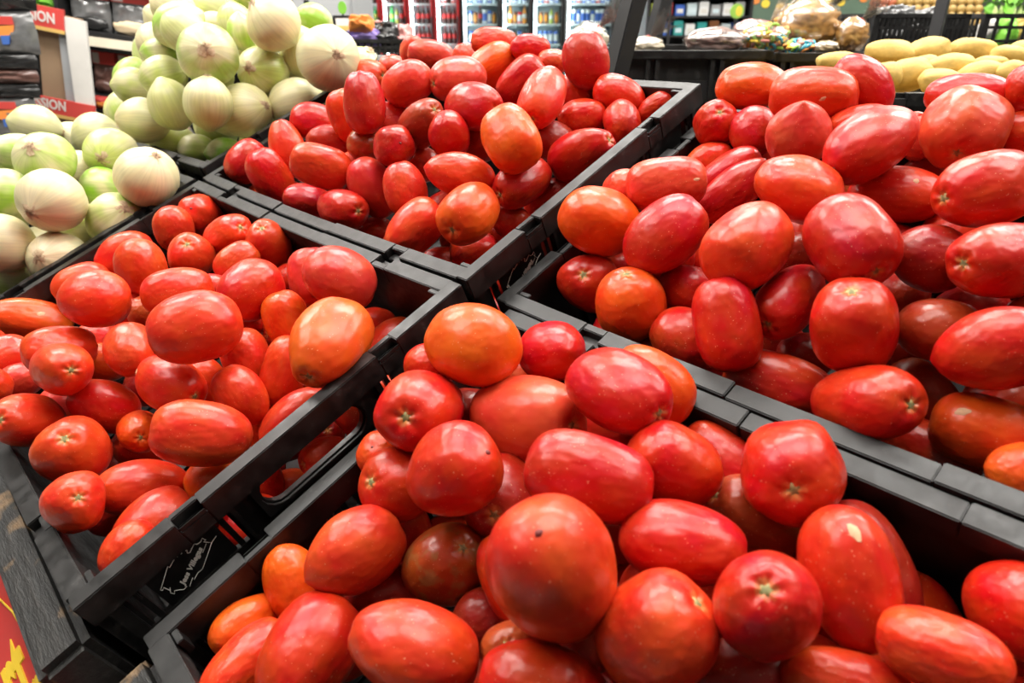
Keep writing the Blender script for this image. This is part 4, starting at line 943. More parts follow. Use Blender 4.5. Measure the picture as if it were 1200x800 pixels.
('FC',800.0,157.5,-112.2,-256,129,-958,288,258,'or',0,'','buried orange-red plum tomato, second from left in bottom underlayer, near front crate'),
('FC',852.4,207.0,-158.3,608,-377,699,282,252,'r',0,'','buried bright red plum tomato, third from left in bottom underlayer, near front crate'),
('FC',991.5,274.6,-79.0,60,-214,975,287,256,'or',0,'','buried orange-red plum tomato, fifth from left in bottom underlayer, near front crate'),
('FC',1171.5,342.4,-80.5,422,361,832,282,252,'r',0,'','plum tomato heaped at the far right end of the near front crate, beyond the photo'),
('FC',1158.4,194.3,-56.3,247,-601,-760,286,256,'or',0,'','plum tomato heaped at the far right end of the near front crate, beyond the photo'),
('FC',1121.1,231.8,-41.9,180,365,-913,299,268,'or',0,'','plum tomato heaped at the far right end of the near front crate, beyond the photo'),
('FC',1173.9,118.3,-69.5,104,506,-856,280,250,'or',0,'','plum tomato heaped at the far right end of the near front crate, beyond the photo'),
('FC',1096.9,289.3,-43.8,-690,551,-470,269,241,'d',0,'','plum tomato heaped at the far right end of the near front crate, beyond the photo'),
('FC',1183.1,74.1,-82.1,465,705,-535,267,239,'r',0,'','plum tomato heaped at the far right end of the near front crate, beyond the photo'),
('FC',1129.7,148.3,-48.4,-355,-135,-925,289,259,'c',0,'','plum tomato heaped at the far right end of the near front crate, beyond the photo'),
('FC',1162.7,249.6,-61.9,66,-995,75,291,260,'d',0,'','plum tomato heaped at the far right end of the near front crate, beyond the photo'),
('FC',1131.2,97.3,-62.1,969,123,216,295,264,'r',0,'','plum tomato heaped at the far right end of the near front crate, beyond the photo'),
('FC',1097.4,328.9,-68.6,973,-25,230,281,252,'or',0,'','plum tomato heaped at the far right end of the near front crate, beyond the photo'),
('FC',1139.3,300.8,-71.5,-416,-807,420,307,275,'or',0,'','plum tomato heaped at the far right end of the near front crate, beyond the photo'),
('FC',1185.1,206.8,-92.8,825,282,490,269,241,'r',0,'','plum tomato heaped at the far right end of the near front crate, beyond the photo'),
('FC',1183.5,285.9,-105.0,-851,-497,170,300,268,'r',0,'','plum tomato heaped at the far right end of the near front crate, beyond the photo'),
('FC',1187.8,157.1,-113.1,215,777,592,309,277,'r',0,'','plum tomato heaped at the far right end of the near front crate, beyond the photo'),
('FC',1098.8,188.2,-75.6,855,-505,122,288,258,'d',0,'','plum tomato heaped at the far right end of the near front crate, beyond the photo'),
('FC',1159.9,102.4,-111.5,486,115,866,263,235,'r',0,'','plum tomato heaped at the far right end of the near front crate, beyond the photo'),
('FC',1132.8,226.9,-93.3,754,-656,7,271,242,'r',0,'','plum tomato heaped at the far right end of the near front crate, beyond the photo'),
('FC',1119.6,328.6,-112.3,307,-942,-134,290,260,'r',0,'','plum tomato heaped at the far right end of the near front crate, beyond the photo'),
('FC',1128.7,142.2,-97.5,-454,880,142,286,256,'c',0,'','plum tomato heaped at the far right end of the near front crate, beyond the photo'),
('FC',1182.2,62.4,-137.2,-184,214,959,307,274,'r',0,'','plum tomato heaped at the far right end of the near front crate, beyond the photo'),
('FC',1168.6,326.6,-131.1,623,-686,-376,274,245,'r',0,'','plum tomato heaped at the far right end of the near front crate, beyond the photo'),
('FC',1078.1,245.6,-85.7,-429,726,537,269,240,'c',0,'','plum tomato heaped at the far right end of the near front crate, beyond the photo'),
]
DISP3 = DISP.to_3x3().to_4x4()
camdir = {}
def place_tomatoes():
    rnd = random.Random(4)
    for k, x, y, z, ax, ay, az, A, B, colr, stem, mark, label in TOMATOES:
        roll = rnd.random() * 6.28; wob = rnd.uniform(.94, 1.05)
        i = rnd.randrange(len(plum_me))
        if A < B * 1.12 * 1: i = rnd.choice([0, 2, 3, 5, 6, 8])
        me = plum_pt if mark == 'point' else (plum_bl[i % 3] if mark == 'blotch' else plum_me[i])
        p = DISP @ Vector((x / 1000, y / 1000, z / 1000))
        o = put('plum_tomato', me)
        m = Matrix.Translation(p) @ (DISP3 @ frame_of((ax, ay, az), roll)) @ Matrix.Diagonal((B / 1e4, B / 1e4 * wob, A / 1e4, 1))
        o.matrix_world = m
        c = SKIN[colr]; j = rnd.uniform(.9, 1.1); g = rnd.uniform(.8, 1.25)
        o.color = (min(1, c[0] * j), c[1] * g, c[2] * rnd.uniform(.8, 1.2), 1)
        tag(o, label, 'tomato', 'plum tomatoes in the ' + CRATE_WORD[k])
        top = me.vertices[0].co
        if stem: put('stem_scar', stars[rnd.randrange(4)], o, Matrix.Translation((0, 0, top.z - .004)) @ Matrix.Rotation(rnd.random() * 6, 4, 'Z'))
        if mark in ('pit', 'tpit'):
            put('pit', pit_me, o, Matrix.Translation((0, 0, me.vertices[len(me.vertices) - 1].co.z - .002)) @ Matrix.Rotation(pi, 4, 'X'))
        if ':' in mark:
            q = [float(v) / 1000 for v in mark.split(':')[1].split(',')]
            co, nr = surf_hit(me, m.inverted() @ (DISP @ Vector(q)))
            stick(o, 'scar', scar_me, co, nr, .8 if mark[0] == 's' else .5)
place_tomatoes()

# ------------------------------------------------------------------ onions
def onion_shape(seed, neck=.12, flat=.0):
    rnd = random.Random(seed); nu, nv = 40, 24; off = Vector((seed * 2.3, seed, 0)); V = []
    def prof(th, f):
        d = Vector((sin(th) * cos(f), sin(th) * sin(f), cos(th))); r = 1 + .035 * noise.noise(d * 1.3 + off) + .006 * cos(9 * f + seed)
        x = d * r; x.z += neck * math.exp(-(th / .22) ** 2) - .05 * math.exp(-(th / .10) ** 2); x.z -= .10 * math.exp(-((pi - th) / .25) ** 2)
        return x
    V.append(prof(1e-4, 0))
    for j in range(1, nv):
        for i in range(nu): V.append(prof(pi * j / nv, 2 * pi * i / nu))
    V.append(prof(pi - 1e-4, 0))
    mx = max(hypot(v.x, v.y) for v in V); V = [(v.x / mx, v.y / mx, v.z) for v in V]
    F = [(0, 1 + i, 1 + (i + 1) % nu) for i in range(nu)]
    for j in range(nv - 2):
        for i in range(nu):
            a = 1 + j * nu; F.append((a + i, a + nu + i, a + nu + (i + 1) % nu, a + (i + 1) % nu))
    e = len(V) - 1; a = 1 + (nv - 2) * nu; F += [(e, a + (i + 1) % nu, a + i) for i in range(nu)]
    return V, F
onion_me = [to_mesh('onion_skin', onion_shape(3 + i * 5, .05 + .04 * (i % 3)), 'onion_skin') for i in range(5)]
def root_mesh(seed):
    rnd = random.Random(seed); V = [(0, 0, .05)]; m = 14
    for q, z in ((.5, .045), (1.0, -.05)):
        for i in range(m):
            a = 2 * pi * i / m; rr = .26 * q * rnd.uniform(.6, 1.3); V.append((rr * cos(a), rr * sin(a), z + rnd.uniform(-.015, .015)))
    F = [(0, 1 + i, 1 + (i + 1) % m) for i in range(m)] + [(1 + i, 1 + m + i, 1 + m + (i + 1) % m, 1 + (i + 1) % m) for i in range(m)]
    for i in range(22):                                  # dry root hairs
        a = rnd.random() * 6.28; r0 = rnd.uniform(.02, .13); r1 = r0 + rnd.uniform(.02, .14); h = rnd.uniform(.03, .13); k = len(V)
        p = Vector((r0 * cos(a), r0 * sin(a), .03)); q = Vector((r1 * cos(a + .5), r1 * sin(a + .5), .03 + h)); t = Vector((-sin(a), cos(a), 0)) * .016
        V += [tuple(p + t), tuple(p - t), tuple(p + Vector((cos(a), sin(a), 0)) * .016), tuple(q)]
        F += [(k, k + 1, k + 3), (k + 1, k + 2, k + 3), (k + 2, k, k + 3)]
    return to_mesh('root_end', (V, F), 'root_fibre')
roots_me = [root_mesh(i) for i in range(3)]
OSKIN = dict(cr=(.70, .60, .37), cg=(.58, .59, .24), yg=(.50, .56, .15), gr=(.37, .52, .10), bg=(.27, .48, .035))
ONIONS = [
('OL',-549.7,296.2,62.9,358,674,-646,440,398,'cg',1,'','pale green-cream white onion showing root end, third from left in top row, front onion crate'),
('OL',-424.4,355.1,24.2,420,914,-98,427,428,'cg',1,'','pale green-cream white onion showing root end, seventh from left in top row, front onion crate'),
('OL',-563.9,334.4,11.5,95,833,-544,386,352,'cr',0,'','cream white onion, fifth from left in top row, front onion crate'),
('OL',-273.4,223.1,89.4,45,826,-562,380,286,'gr',0,'','light green white onion, second from left in top row, front onion crate'),
('OL',-199.7,321.9,40.1,830,-520,204,441,399,'yg',1,'','yellow-green white onion showing root end, ninth from left in top row, front onion crate'),
('OL',-182.3,236.8,80.2,648,-140,749,386,429,'gr',1,'','light green white onion showing root end, fourth from left in top row, front onion crate'),
('OL',-312.5,190.8,69.3,-264,-807,529,321,295,'gr',0,'','light green white onion, leftmost in top row, front onion crate'),
('OL',-245.2,275.2,29.9,-335,-798,500,333,322,'cr',0,'','cream white onion, sixth from left in top row, front onion crate'),
('OL',-39.9,315.7,27.8,610,543,577,442,435,'cr',1,'','cream white onion showing root end, rightmost in top row, front onion crate'),
('OL',-158.8,274.2,14.6,-354,-794,495,326,318,'bg',0,'','bright green white onion, eighth from left in top row, front onion crate'),
('OL',-173.1,168.6,70.2,-266,-804,532,353,335,'bg',0,'','bright green white onion, third from left in bottom row, front onion crate'),
('OL',-67.0,200.5,56.9,655,-735,175,427,430,'cr',1,'','cream white onion showing root end, sixth from left in bottom row, front onion crate'),
('OL',-66.4,250.5,-11.3,820,313,479,461,417,'gr',1,'','light green white onion showing root end, rightmost in bottom row, front onion crate'),
('OL',-131.1,217.3,-7.2,-335,-793,509,342,317,'yg',0,'','yellow-green white onion, eighth from left in bottom row, front onion crate'),
('OL',-164.6,154.5,-6.8,64,801,-595,249,238,'cr',0,'','cream white onion, fifth from left in bottom row, front onion crate'),
('OL',-99.9,118.3,33.8,31,797,-604,414,409,'cr',0,'','cream white onion, leftmost in bottom row, front onion crate'),
('OL',-64.0,158.6,-12.8,693,-416,588,433,392,'cr',1,'','cream white onion showing root end, seventh from left in bottom row, front onion crate'),
('OL',-134.8,111.2,-26.9,-281,-792,542,442,376,'yg',0,'','yellow-green white onion, fourth from left in bottom row, front onion crate'),
('OL',-180.6,73.0,-50.1,-265,-790,553,287,267,'gr',0,'','light green white onion, second from left in bottom row, front onion crate'),
('OL',-100.0,321.9,-11.3,202,-805,558,377,337,'yg',0,'','buried white onion, fourth from left in top underlayer, front onion crate'),
('OL',-230.3,148.8,34.8,-466,847,256,396,354,'cg',0,'','buried white onion, first from left in top underlayer, front onion crate'),
('OL',-140.8,282.2,-47.5,-114,-63,-991,423,378,'gr',0,'','buried white onion, third from left in top underlayer, front onion crate'),
('OL',-123.6,178.1,-53.9,49,-629,-776,381,341,'cr',0,'','buried white onion, second from left in top underlayer, front onion crate'),
('OB',-196.5,740.1,66.0,329,634,-699,344,304,'bg',0,'','bright green white onion, rightmost in top row, back onion crate'),
('OB',-206.0,611.1,120.1,-147,352,924,318,294,'yg',0,'','yellow-green white onion, fourth from left in top row, back onion crate'),
('OB',-78.9,617.0,116.2,-113,-388,995,402,445,'cr',1,'','cream white onion showing root end, seventh from left in top row, back onion crate'),
('OB',-233.1,532.7,148.4,-410,-910,-60,425,364,'gr',0,'','light green white onion, leftmost in top row, back onion crate'),
('OB',-252.7,590.7,120.2,254,852,-458,291,261,'cr',0,'','cream white onion, third from left in top row, back onion crate'),
('OB',-171.9,515.8,145.3,-354,-286,890,371,337,'cg',0,'','pale green-cream white onion, second from left in top row, back onion crate'),
('OB',-159.5,596.3,109.9,-61,-271,-961,297,260,'gr',0,'','light green white onion, fifth from left in top row, back onion crate'),
('OB',-102.4,650.0,52.8,-24,-268,-963,405,368,'cg',0,'','pale green-cream white onion, eighth from left in top row, back onion crate'),
('OB',-224.5,611.0,67.2,289,842,-455,336,305,'cr',0,'','cream white onion, sixth from left in top row, back onion crate'),
('OB',-105.3,507.9,115.7,887,-250,388,405,456,'gr',1,'','light green white onion showing root end, fourth from left in second row, back onion crate'),
('OB',-269.6,491.1,118.3,193,853,-486,299,270,'gr',0,'','light green white onion, second from left in second row, back onion crate'),
('OB',9.0,633.3,54.5,962,-138,234,483,490,'cr',1,'','cream white onion showing root end, seventh from left in second row, back onion crate'),
('OB',-62.1,721.1,-2.6,489,554,674,311,351,'yg',1,'','yellow-green white onion showing root end, rightmost in second row, back onion crate'),
('OB',-121.2,580.5,53.1,581,-657,480,448,406,'yg',1,'','yellow-green white onion showing root end, fifth from left in second row, back onion crate'),
('OB',-228.3,464.9,94.7,-394,-910,130,376,340,'yg',0,'','yellow-green white onion, third from left in second row, back onion crate'),
('OB',-150.2,638.9,14.3,-555,-737,387,322,290,'cr',0,'','cream white onion, sixth from left in second row, back onion crate'),
('OB',-370.0,447.4,78.2,161,847,-506,347,323,'yg',0,'','yellow-green white onion, leftmost in second row, back onion crate'),
('OB',-71.0,458.3,65.0,119,510,923,396,359,'cg',1,'','pale green-cream white onion showing root end, fifth from left in bottom row, back onion crate'),
('OB',-69.2,582.8,1.0,-509,-858,68,445,395,'cr',0,'','cream white onion, rightmost in bottom row, back onion crate'),
('OB',-178.2,437.6,63.9,43,-178,-983,410,349,'cg',0,'','pale green-cream white onion, second from left in bottom row, back onion crate'),
('OB',-95.8,509.5,23.4,856,516,27,456,426,'cg',1,'','pale green-cream white onion showing root end, seventh from left in bottom row, back onion crate'),
('OB',-263.0,405.5,45.8,-397,-790,466,414,378,'cr',0,'','cream white onion, leftmost in bottom row, back onion crate'),
('OB',-282.6,432.8,-15.1,203,834,-514,395,328,'yg',0,'','yellow-green white onion, third from left in bottom row, back onion crate'),
('OB',-226.7,446.1,-26.8,-450,-774,445,320,265,'yg',0,'','yellow-green white onion, fourth from left in bottom row, back onion crate'),
('OB',-172.6,469.4,-42.5,259,827,-498,332,293,'bg',0,'','bright green white onion, sixth from left in bottom row, back onion crate'),
('OB',-227.4,665.0,152.0,-448,-557,-699,387,347,'gr',0,'','buried white onion, ninth from left in top underlayer, back onion crate'),
('OB',-321.4,567.8,161.7,574,448,-686,388,347,'cr',0,'','buried white onion, sixth from left in top underlayer, back onion crate'),
('OB',-338.4,637.3,130.5,513,543,-665,455,407,'cg',0,'','buried white onion, eighth from left in top underlayer, back onion crate'),
('OB',-405.1,574.5,131.8,-324,-494,807,459,411,'cr',0,'','buried white onion, fifth from left in top underlayer, back onion crate'),
('OB',-337.8,516.5,124.5,-751,651,108,391,350,'cr',0,'','buried white onion, fourth from left in top underlayer, back onion crate'),
('OB',-472.3,539.5,92.2,420,-813,-403,436,390,'gr',0,'','buried white onion, third from left in top underlayer, back onion crate'),
('OB',-198.7,528.2,69.2,-986,-160,-53,386,346,'gr',0,'','buried white onion, seventh from left in top underlayer, back onion crate'),
('OB',-456.0,475.1,74.6,78,776,626,386,346,'gr',0,'','buried white onion, second from left in top underlayer, back onion crate'),
('OB',-88.6,651.5,-36.3,-656,-543,524,446,399,'cg',0,'','buried white onion, tenth from left in top underlayer, back onion crate'),
('OB',-578.5,450.0,6.7,759,-225,-611,418,374,'yg',0,'','buried white onion, first from left in top underlayer, back onion crate'),
('OB',-483.4,441.5,18.1,-128,-224,966,453,405,'yg',0,'','buried white onion, first from left in bottom underlayer, back onion crate'),
('OB',-190.4,520.5,3.6,498,835,234,409,366,'cr',0,'','buried white onion, sixth from left in bottom underlayer, back onion crate'),
('OB',-261.9,505.0,-22.1,370,-317,873,414,370,'yg',0,'','buried white onion, fifth from left in bottom underlayer, back onion crate'),
('OB',-137.3,529.5,-41.6,131,975,182,426,381,'yg',0,'','buried white onion, ninth from left in bottom underlayer, back onion crate'),
('OB',-441.9,425.2,-44.1,-873,-487,18,448,401,'yg',0,'','buried white onion, second from left in bottom underlayer, back onion crate'),
('OB',-322.6,489.0,-65.7,-705,-262,-659,389,348,'cg',0,'','buried white onion, fourth from left in bottom underlayer, back onion crate'),
('OB',-478.5,468.2,-85.9,695,693,-194,383,343,'cr',0,'','buried white onion, third from left in bottom underlayer, back onion crate'),
('OB',-267.7,505.3,-100.9,624,781,-37,402,360,'gr',0,'','buried white onion, seventh from left in bottom underlayer, back onion crate'),
('OB',-71.9,465.3,-48.6,798,353,489,409,366,'cg',0,'','buried white onion, eighth from left in bottom underlayer, back onion crate'),
]
OWORD = dict(OL='loose white onions in the left front crate', OB='loose white onions in the left back crate')
def place_onions():
    rnd = random.Random(9)
    for k, x, y, z, ax, ay, az, A, B, colr, stem, mark, label in ONIONS:
        me = onion_me[rnd.randrange(5)]
        o = put('white_onion', me)
        o.matrix_world = Matrix.Translation(DISP @ Vector((x / 1000, y / 1000, z / 1000))) @ (DISP3 @ frame_of((ax, ay, az), rnd.random() * 6.28)) @ Matrix.Diagonal((B / 1e4, B / 1e4, A / 1e4 * .97, 1))
        c = OSKIN[colr]; o.color = (*[q * rnd.uniform(.95, 1.05) for q in c], 1)
        tag(o, label, 'onion', OWORD[k])
        if stem: put('root_end', roots_me[rnd.randrange(3)], o, Matrix.Translation((0, 0, me.vertices[0].co.z - .01)))
place_onions()

# ------------------------------------------------------------------ potatoes behind the tomatoes
def potato_mesh(seed):
    rnd = random.Random(seed); off = Vector((seed, seed * 2, 0)); V, F = plum(seed, p=2.15, lobes=2, la=.03, taper=rnd.uniform(-.08, .08), dimple=0, bumps=.10, nu=28, nv=18)
    out = []
    for v in V:
        q = Vector(v); k = 1
        for e in range(5):
            rr = random.Random(seed * 10 + e); d = Vector((rr.gauss(0, 1), rr.gauss(0, 1), rr.gauss(0, .6))).normalized(); k -= .035 * math.exp(-((q.normalized() - d).length / .13) ** 2)
        out.append(tuple(q * k))
    return to_mesh('potato_skin', (out, F), 'potato_skin')
pot_me = [potato_mesh(21 + i) for i in range(4)]
POTATOES = [(0.6534, 1.299, 1.154, 0.0437, 0.0238, -5.0, 'yellow potato, first from left in back row of the potato heap'), (0.7225, 1.3043, 1.1552, 0.0374, 0.0254, 10.0, 'yellow potato, second from left in back row of the potato heap'), (0.804, 1.3095, 1.1564, 0.0452, 0.0246, -5.0, 'yellow potato, third from left in back row of the potato heap'), (0.8479, 1.2729, 1.1483, 0.0343, 0.0207, -10.0, 'yellow potato, fourth from left in back row of the potato heap'), (0.8963, 1.3095, 1.1564, 0.0312, 0.0191, 0.0, 'yellow potato, fifth from left in back row of the potato heap'), (0.5427, 1.231, 1.1396, 0.0408, 0.0208, -5.0, 'yellow potato, first from left in middle row of the potato heap'), (0.5701, 1.2086, 1.1278, 0.0335, 0.0237, 0.0, 'yellow potato, second from left in middle row of the potato heap'), (0.6874, 1.2348, 1.1328, 0.0291, 0.0223, 0.0, 'yellow potato, third from left in middle row of the potato heap'), (0.7108, 1.21, 1.1355, 0.04, 0.0223, 5.0, 'yellow potato, fourth from left in middle row of the potato heap'), (0.7864, 1.2257, 1.1385, 0.0291, 0.0163, 0.0, 'yellow potato, fifth from left in middle row of the potato heap'), (0.5782, 1.1524, 1.125, 0.0257, 0.0248, 0.0, 'yellow potato, first from left in front row of the potato heap'), (0.623, 1.1629, 1.1268, 0.0345, 0.0262, 15.0, 'yellow potato, second from left in front row of the potato heap'), (0.6493, 1.1105, 1.1182, 0.0365, 0.022, -10.0, 'yellow potato, third from left in front row of the potato heap'), (0.7372, 1.1681, 1.1278, 0.0352, 0.0207, 10.0, 'yellow potato, fourth from left in front row of the potato heap'), (0.7842, 1.1524, 1.125, 0.0352, 0.0234, -20.0, 'yellow potato, fifth from left in front row of the potato heap'), (0.4838, 1.09, 1.0567, 0.038, 0.027, 1.7691690118380734, 'yellow potato low in the crate, first from left, front layer'), (0.5588, 1.09, 1.0588, 0.038, 0.027, 4.156801543847777, 'yellow potato low in the crate, second from left, front layer'), (0.6338, 1.09, 1.0629, 0.038, 0.027, -17.378845630407476, 'yellow potato low in the crate, third from left, front layer'), (0.7088, 1.09, 1.0531, 0.038, 0.027, 13.498763283858402, 'yellow potato low in the crate, fourth from left, front layer'), (0.7838, 1.09, 1.057, 0.038, 0.027, -10.626761558132145, 'yellow potato low in the crate, fifth from left, front layer'), (0.8588, 1.09, 1.0688, 0.038, 0.027, -1.1894596991020805, 'yellow potato low in the crate, sixth from left, front layer'), (0.9338, 1.09, 1.0663, 0.038, 0.027, -0.9458716520266037, 'yellow potato low in the crate, seventh from left, front layer'), (0.5138, 1.19, 1.0631, 0.038, 0.027, -13.975343039059043, 'yellow potato low in the crate, first from left, middle layer'), (0.5888, 1.19, 1.0631, 0.038, 0.027, 14.721812285731872, 'yellow potato low in the crate, second from left, middle layer'), (0.6638, 1.19, 1.0613, 0.038, 0.027, 9.65007424805961, 'yellow potato low in the crate, third from left, middle layer'), (0.7388, 1.19, 1.0636, 0.038, 0.027, -17.438742470920108, 'yellow potato low in the crate, fourth from left, middle layer'), (0.8138, 1.19, 1.065, 0.038, 0.027, 3.6439833172527045, 'yellow potato low in the crate, fifth from left, middle layer'), (0.8888, 1.19, 1.0577, 0.038, 0.027, -18.75952994121, 'yellow potato low in the crate, sixth from left, middle layer'), (0.9638, 1.19, 1.0667, 0.038, 0.027, -1.0900364533813267, 'yellow potato low in the crate, seventh from left, middle layer'), (0.4838, 1.29, 1.0644, 0.038, 0.027, 15.152512010219269, 'yellow potato low in the crate, first from left, rear layer'), (0.5588, 1.29, 1.0643, 0.038, 0.027, 16.84394670335498, 'yellow potato low in the crate, second from left, rear layer'), (0.6338, 1.29, 1.0592, 0.038, 0.027, 12.036350839409131, 'yellow potato low in the crate, third from left, rear layer'), (0.7088, 1.29, 1.06, 0.038, 0.027, 17.42346886818084, 'yellow potato low in the crate, fourth from left, rear layer'), (0.7838, 1.29, 1.067, 0.038, 0.027, -16.10182761076491, 'yellow potato low in the crate, fifth from left, rear layer'), (0.8588, 1.29, 1.0551, 0.038, 0.027, -11.320522350674507, 'yellow potato low in the crate, sixth from left, rear layer'), (0.9338, 1.29, 1.0683, 0.038, 0.027, -2.5535253349028295, 'yellow potato low in the crate, seventh from left, rear layer')]
rnd = random.Random(6)
for (x, y, z, a, b_, ang, lab) in POTATOES:
    o = put('yellow_potato', pot_me[rnd.randrange(4)])
    o.matrix_world = AISLE @ Matrix.Translation((x, y, z)) @ Matrix.Rotation(-radians(ang), 4, 'Y') @ Matrix.Rotation(pi / 2, 4, 'Y') @ Matrix.Rotation(rnd.random() * 6, 4, 'Z') @ Matrix.Diagonal((b_, b_, a, 1))
    tag(o, lab, 'potato', 'yellow potatoes in the crate behind')

# ------------------------------------------------------------------ small builders for the aisle behind
def pillow(w, h, d, seed, mat, wr=.12, n=16):
    off = Vector((seed * 1.7, seed, 0)); V = []; F = []
    for s_ in (-1, 1):
        k = len(V)
        for j in range(n + 1):
            for i in range(n + 1):
                x = -1 + 2 * i / n; z = -1 + 2 * j / n; t = max(0, (1 - x ** 4) * (1 - z ** 4)) ** .6
                q = 1 + wr * noise.noise(Vector((x * 2.2, z * 2.2, s_)) + off) + wr * .7 * noise.noise(Vector((x * 6, z * 4, s_)) + off)
                V.append((x * w / 2 * (1 - .05 * abs(z)), s_ * d / 2 * t * q, z * h / 2))
        for j in range(n):
            for i in range(n):
                a = k + j * (n + 1) + i; q = (a, a + 1, a + n + 2, a + n + 1); F.append(q if s_ < 0 else q[::-1])
    return to_mesh('pillow_bag', (V, F), mat)
def blob(rx, ry, rz, seed, mat, amp=.15, fr=2.0, nu=24, nv=16):
    off = Vector((seed * 1.3, seed * .7, seed)); V = [(0, 0, rz)]; 
    for j in range(1, nv):
        for i in range(nu):
            th = pi * j / nv; f = 2 * pi * i / nu; d = Vector((sin(th) * cos(f), sin(th) * sin(f), cos(th)))
            q = 1 + amp * noise.noise(d * fr + off) + amp * .6 * noise.noise(d * fr * 2.7 + off); V.append((d.x * rx * q, d.y * ry * q, d.z * rz * q))
    V.append((0, 0, -rz)); F = [(0, 1 + i, 1 + (i + 1) % nu) for i in range(nu)]
    for j in range(nv - 2):
        for i in range(nu):
            a = 1 + j * nu; F.append((a + i, a + nu + i, a + nu + (i + 1) % nu, a + (i + 1) % nu))
    e = len(V) - 1; a = 1 + (nv - 2) * nu; F += [(e, a + (i + 1) % nu, a + i) for i in range(nu)]
    return to_mesh('lumpy_shape', (V, F), mat)
def bar_between(p, q, wx, wy, mat):
    """a square bar from p to q in aisle coordinates, about its own lower end"""
    p, q = Vector(p), Vector(q); d = q - p
    me = MB().box(-wx / 2, wx / 2, -wy / 2, wy / 2, 0, d.length).mesh('upright', mat, False, .002)
    m = AISLE @ Matrix.Translation(p) @ d.to_track_quat('Z', 'Y').to_matrix().to_4x4()
    return me, m

# ------------------------------------------------------------------ snack packs hanging at the far left
def snack_pack(x0, x1, y0, y1, y, mat, label, logo=False, d=.05):
    w = (x1 - x0); h = (y1 - y0)
    r = root('snack_pack', at((x0 + x1) / 2, y, (y0 + y1) / 2), label, 'snack pack', 'shiny snack packs at the far left')
    put('bag', pillow(w, h, d, int(abs(x0 * 997 + y0 * 313)) % 50, mat, .35), r)
    if logo:
        put('logo_band', MB().prism([(-w * .45, h * .20), (w * .30, h * .18), (w * .30, h * .36), (-w * .45, h * .40)], -d * .56, -d * .50, 1).mesh('logo_band', 'red_card'), r)
        put('logo_shape', MB().prism([(w * .02, h * .14), (w * .30, h * .17), (w * .26, -h * .02), (w * .12, -h * .10), (-w * .02, -h * .02)], -d * .56, -d * .50, 1).mesh('logo_shape', 'orange_print'), r)
        put('logo_stroke', MB().prism([(w * .10, -h * .06), (w * .22, -h * .06), (w * .18, -h * .26), (w * .10, -h * .26)], -d * .57, -d * .50, 1).mesh('logo_stroke', 'blue_print'), r)
    return r
YB = 2.40
for q in [(-1.7135, -1.4786, 1.2343, 1.3079, 'dark_pack', 'glossy black snack pack, topmost of the stack at far left', False, 0.05), (-1.7551, -1.5019, 1.1084, 1.2367, 'silver_pack', 'silver snack pack with red and orange logo, upper one at far left', True, 0.05), (-1.7703, -1.524, 1.0625, 1.1135, 'dark_pack', 'black snack pack just under the upper silver one', False, 0.05), (-1.784, -1.5324, 1.0211, 1.0651, 'brown_pack', 'brown shiny snack pack in the middle of the left stack', False, 0.05), (-1.7988, -1.5415, 0.9763, 1.0237, 'dark_pack', 'black snack pack just above the lower logo pack', False, 0.05), (-1.8373, -1.5639, 0.8597, 0.9843, 'silver_pack', 'silver snack pack with red and blue logo, lowest at far left', True, 0.05)]:
    snack_pack(*q[:4], YB, *q[4:])
cs = root('clip_strip', at(-1.6861, 2.46, 1.0905), 'black hanging rack post behind the stack of snack packs', 'rack')
put('post', MB().box(-.02, .02, 0, .03, -1.05, .55).mesh('post', 'black_metal'), cs)
put('arm', MB().box(-.12, .12, .0, .02, .20, .22).mesh('arm', 'black_metal'), cs)
put('foot', MB().box(-.2, .2, -.1, .25, -1.0905, -1.0605).mesh('foot', 'black_metal'), cs)
put('pole', MB().box(-.02, .02, 0, .03, -1.0905, -1.0).mesh('pole', 'black_metal'), cs)

# cardboard display box with red headers
YD = 2.62
ox, oy, oz = (-1.7087, 2.62, 0.9059)
s1 = 0.003
cd = root('cardboard_display', at(ox, oy, oz, 0.03) @ Matrix.Rotation(.195, 4, 'Y'), 'brown cardboard display box with red header strips and white lettering', 'display box')
put('back_board', MB().box(2 * s1, 40 * s1, .02, .10, -12 * s1, 112 * s1).mesh('back_board', 'cardboard'), cd)
put('side_board', MB().box(-22 * s1, 2 * s1, .05, .12, -12 * s1, 112 * s1).mesh('side_board', 'dark_pack'), cd)
put('paper_strip', MB().prism([(32 * s1, 0), (44 * s1, 0), (40 * s1, 112 * s1), (26 * s1, 112 * s1)], .008, .018, 1).mesh('paper_strip', 'grey_panel'), cd)
put('paper_flap', MB().prism([(45 * s1, 5 * s1), (66 * s1, 3 * s1), (60 * s1, 113 * s1), (36 * s1, 114 * s1)], -.006, .006, 1).mesh('paper_flap', 'paper_white'), cd)
for (hx0, hx1, hz0, hz1, tx) in ((-24, 37, 99, 121, -19), (-24, 66, 3, 21, -13)):
    hd = put('header_strip', MB().box(hx0 * s1, hx1 * s1, -.012, 0, hz0 * s1, hz1 * s1).mesh('header_strip', 'red_card'), cd)
    put('ochre_band', MB().box(hx0 * s1, hx1 * s1, -.0125, 0, (hz0 - 4) * s1, hz0 * s1).mesh('ochre_band', 'ochre_card'), hd)
    lt = text_mesh('MISSION', 15.5 * s1, 'paper_white', .0005, 0, .0012, 'LEFT')
    put('lettering', lt, hd, Matrix.Translation((tx * s1, -.0128, (hz0 + 5.5) * s1)) @ Matrix.Rotation(pi / 2, 4, 'X') @ Matrix.Diagonal((.80, 1, 1, 1)))
put('plinth', MB().box(-22 * s1, 60 * s1, .0, .20, -oz * .98, -12 * s1).mesh('plinth', 'cardboard'), cd)

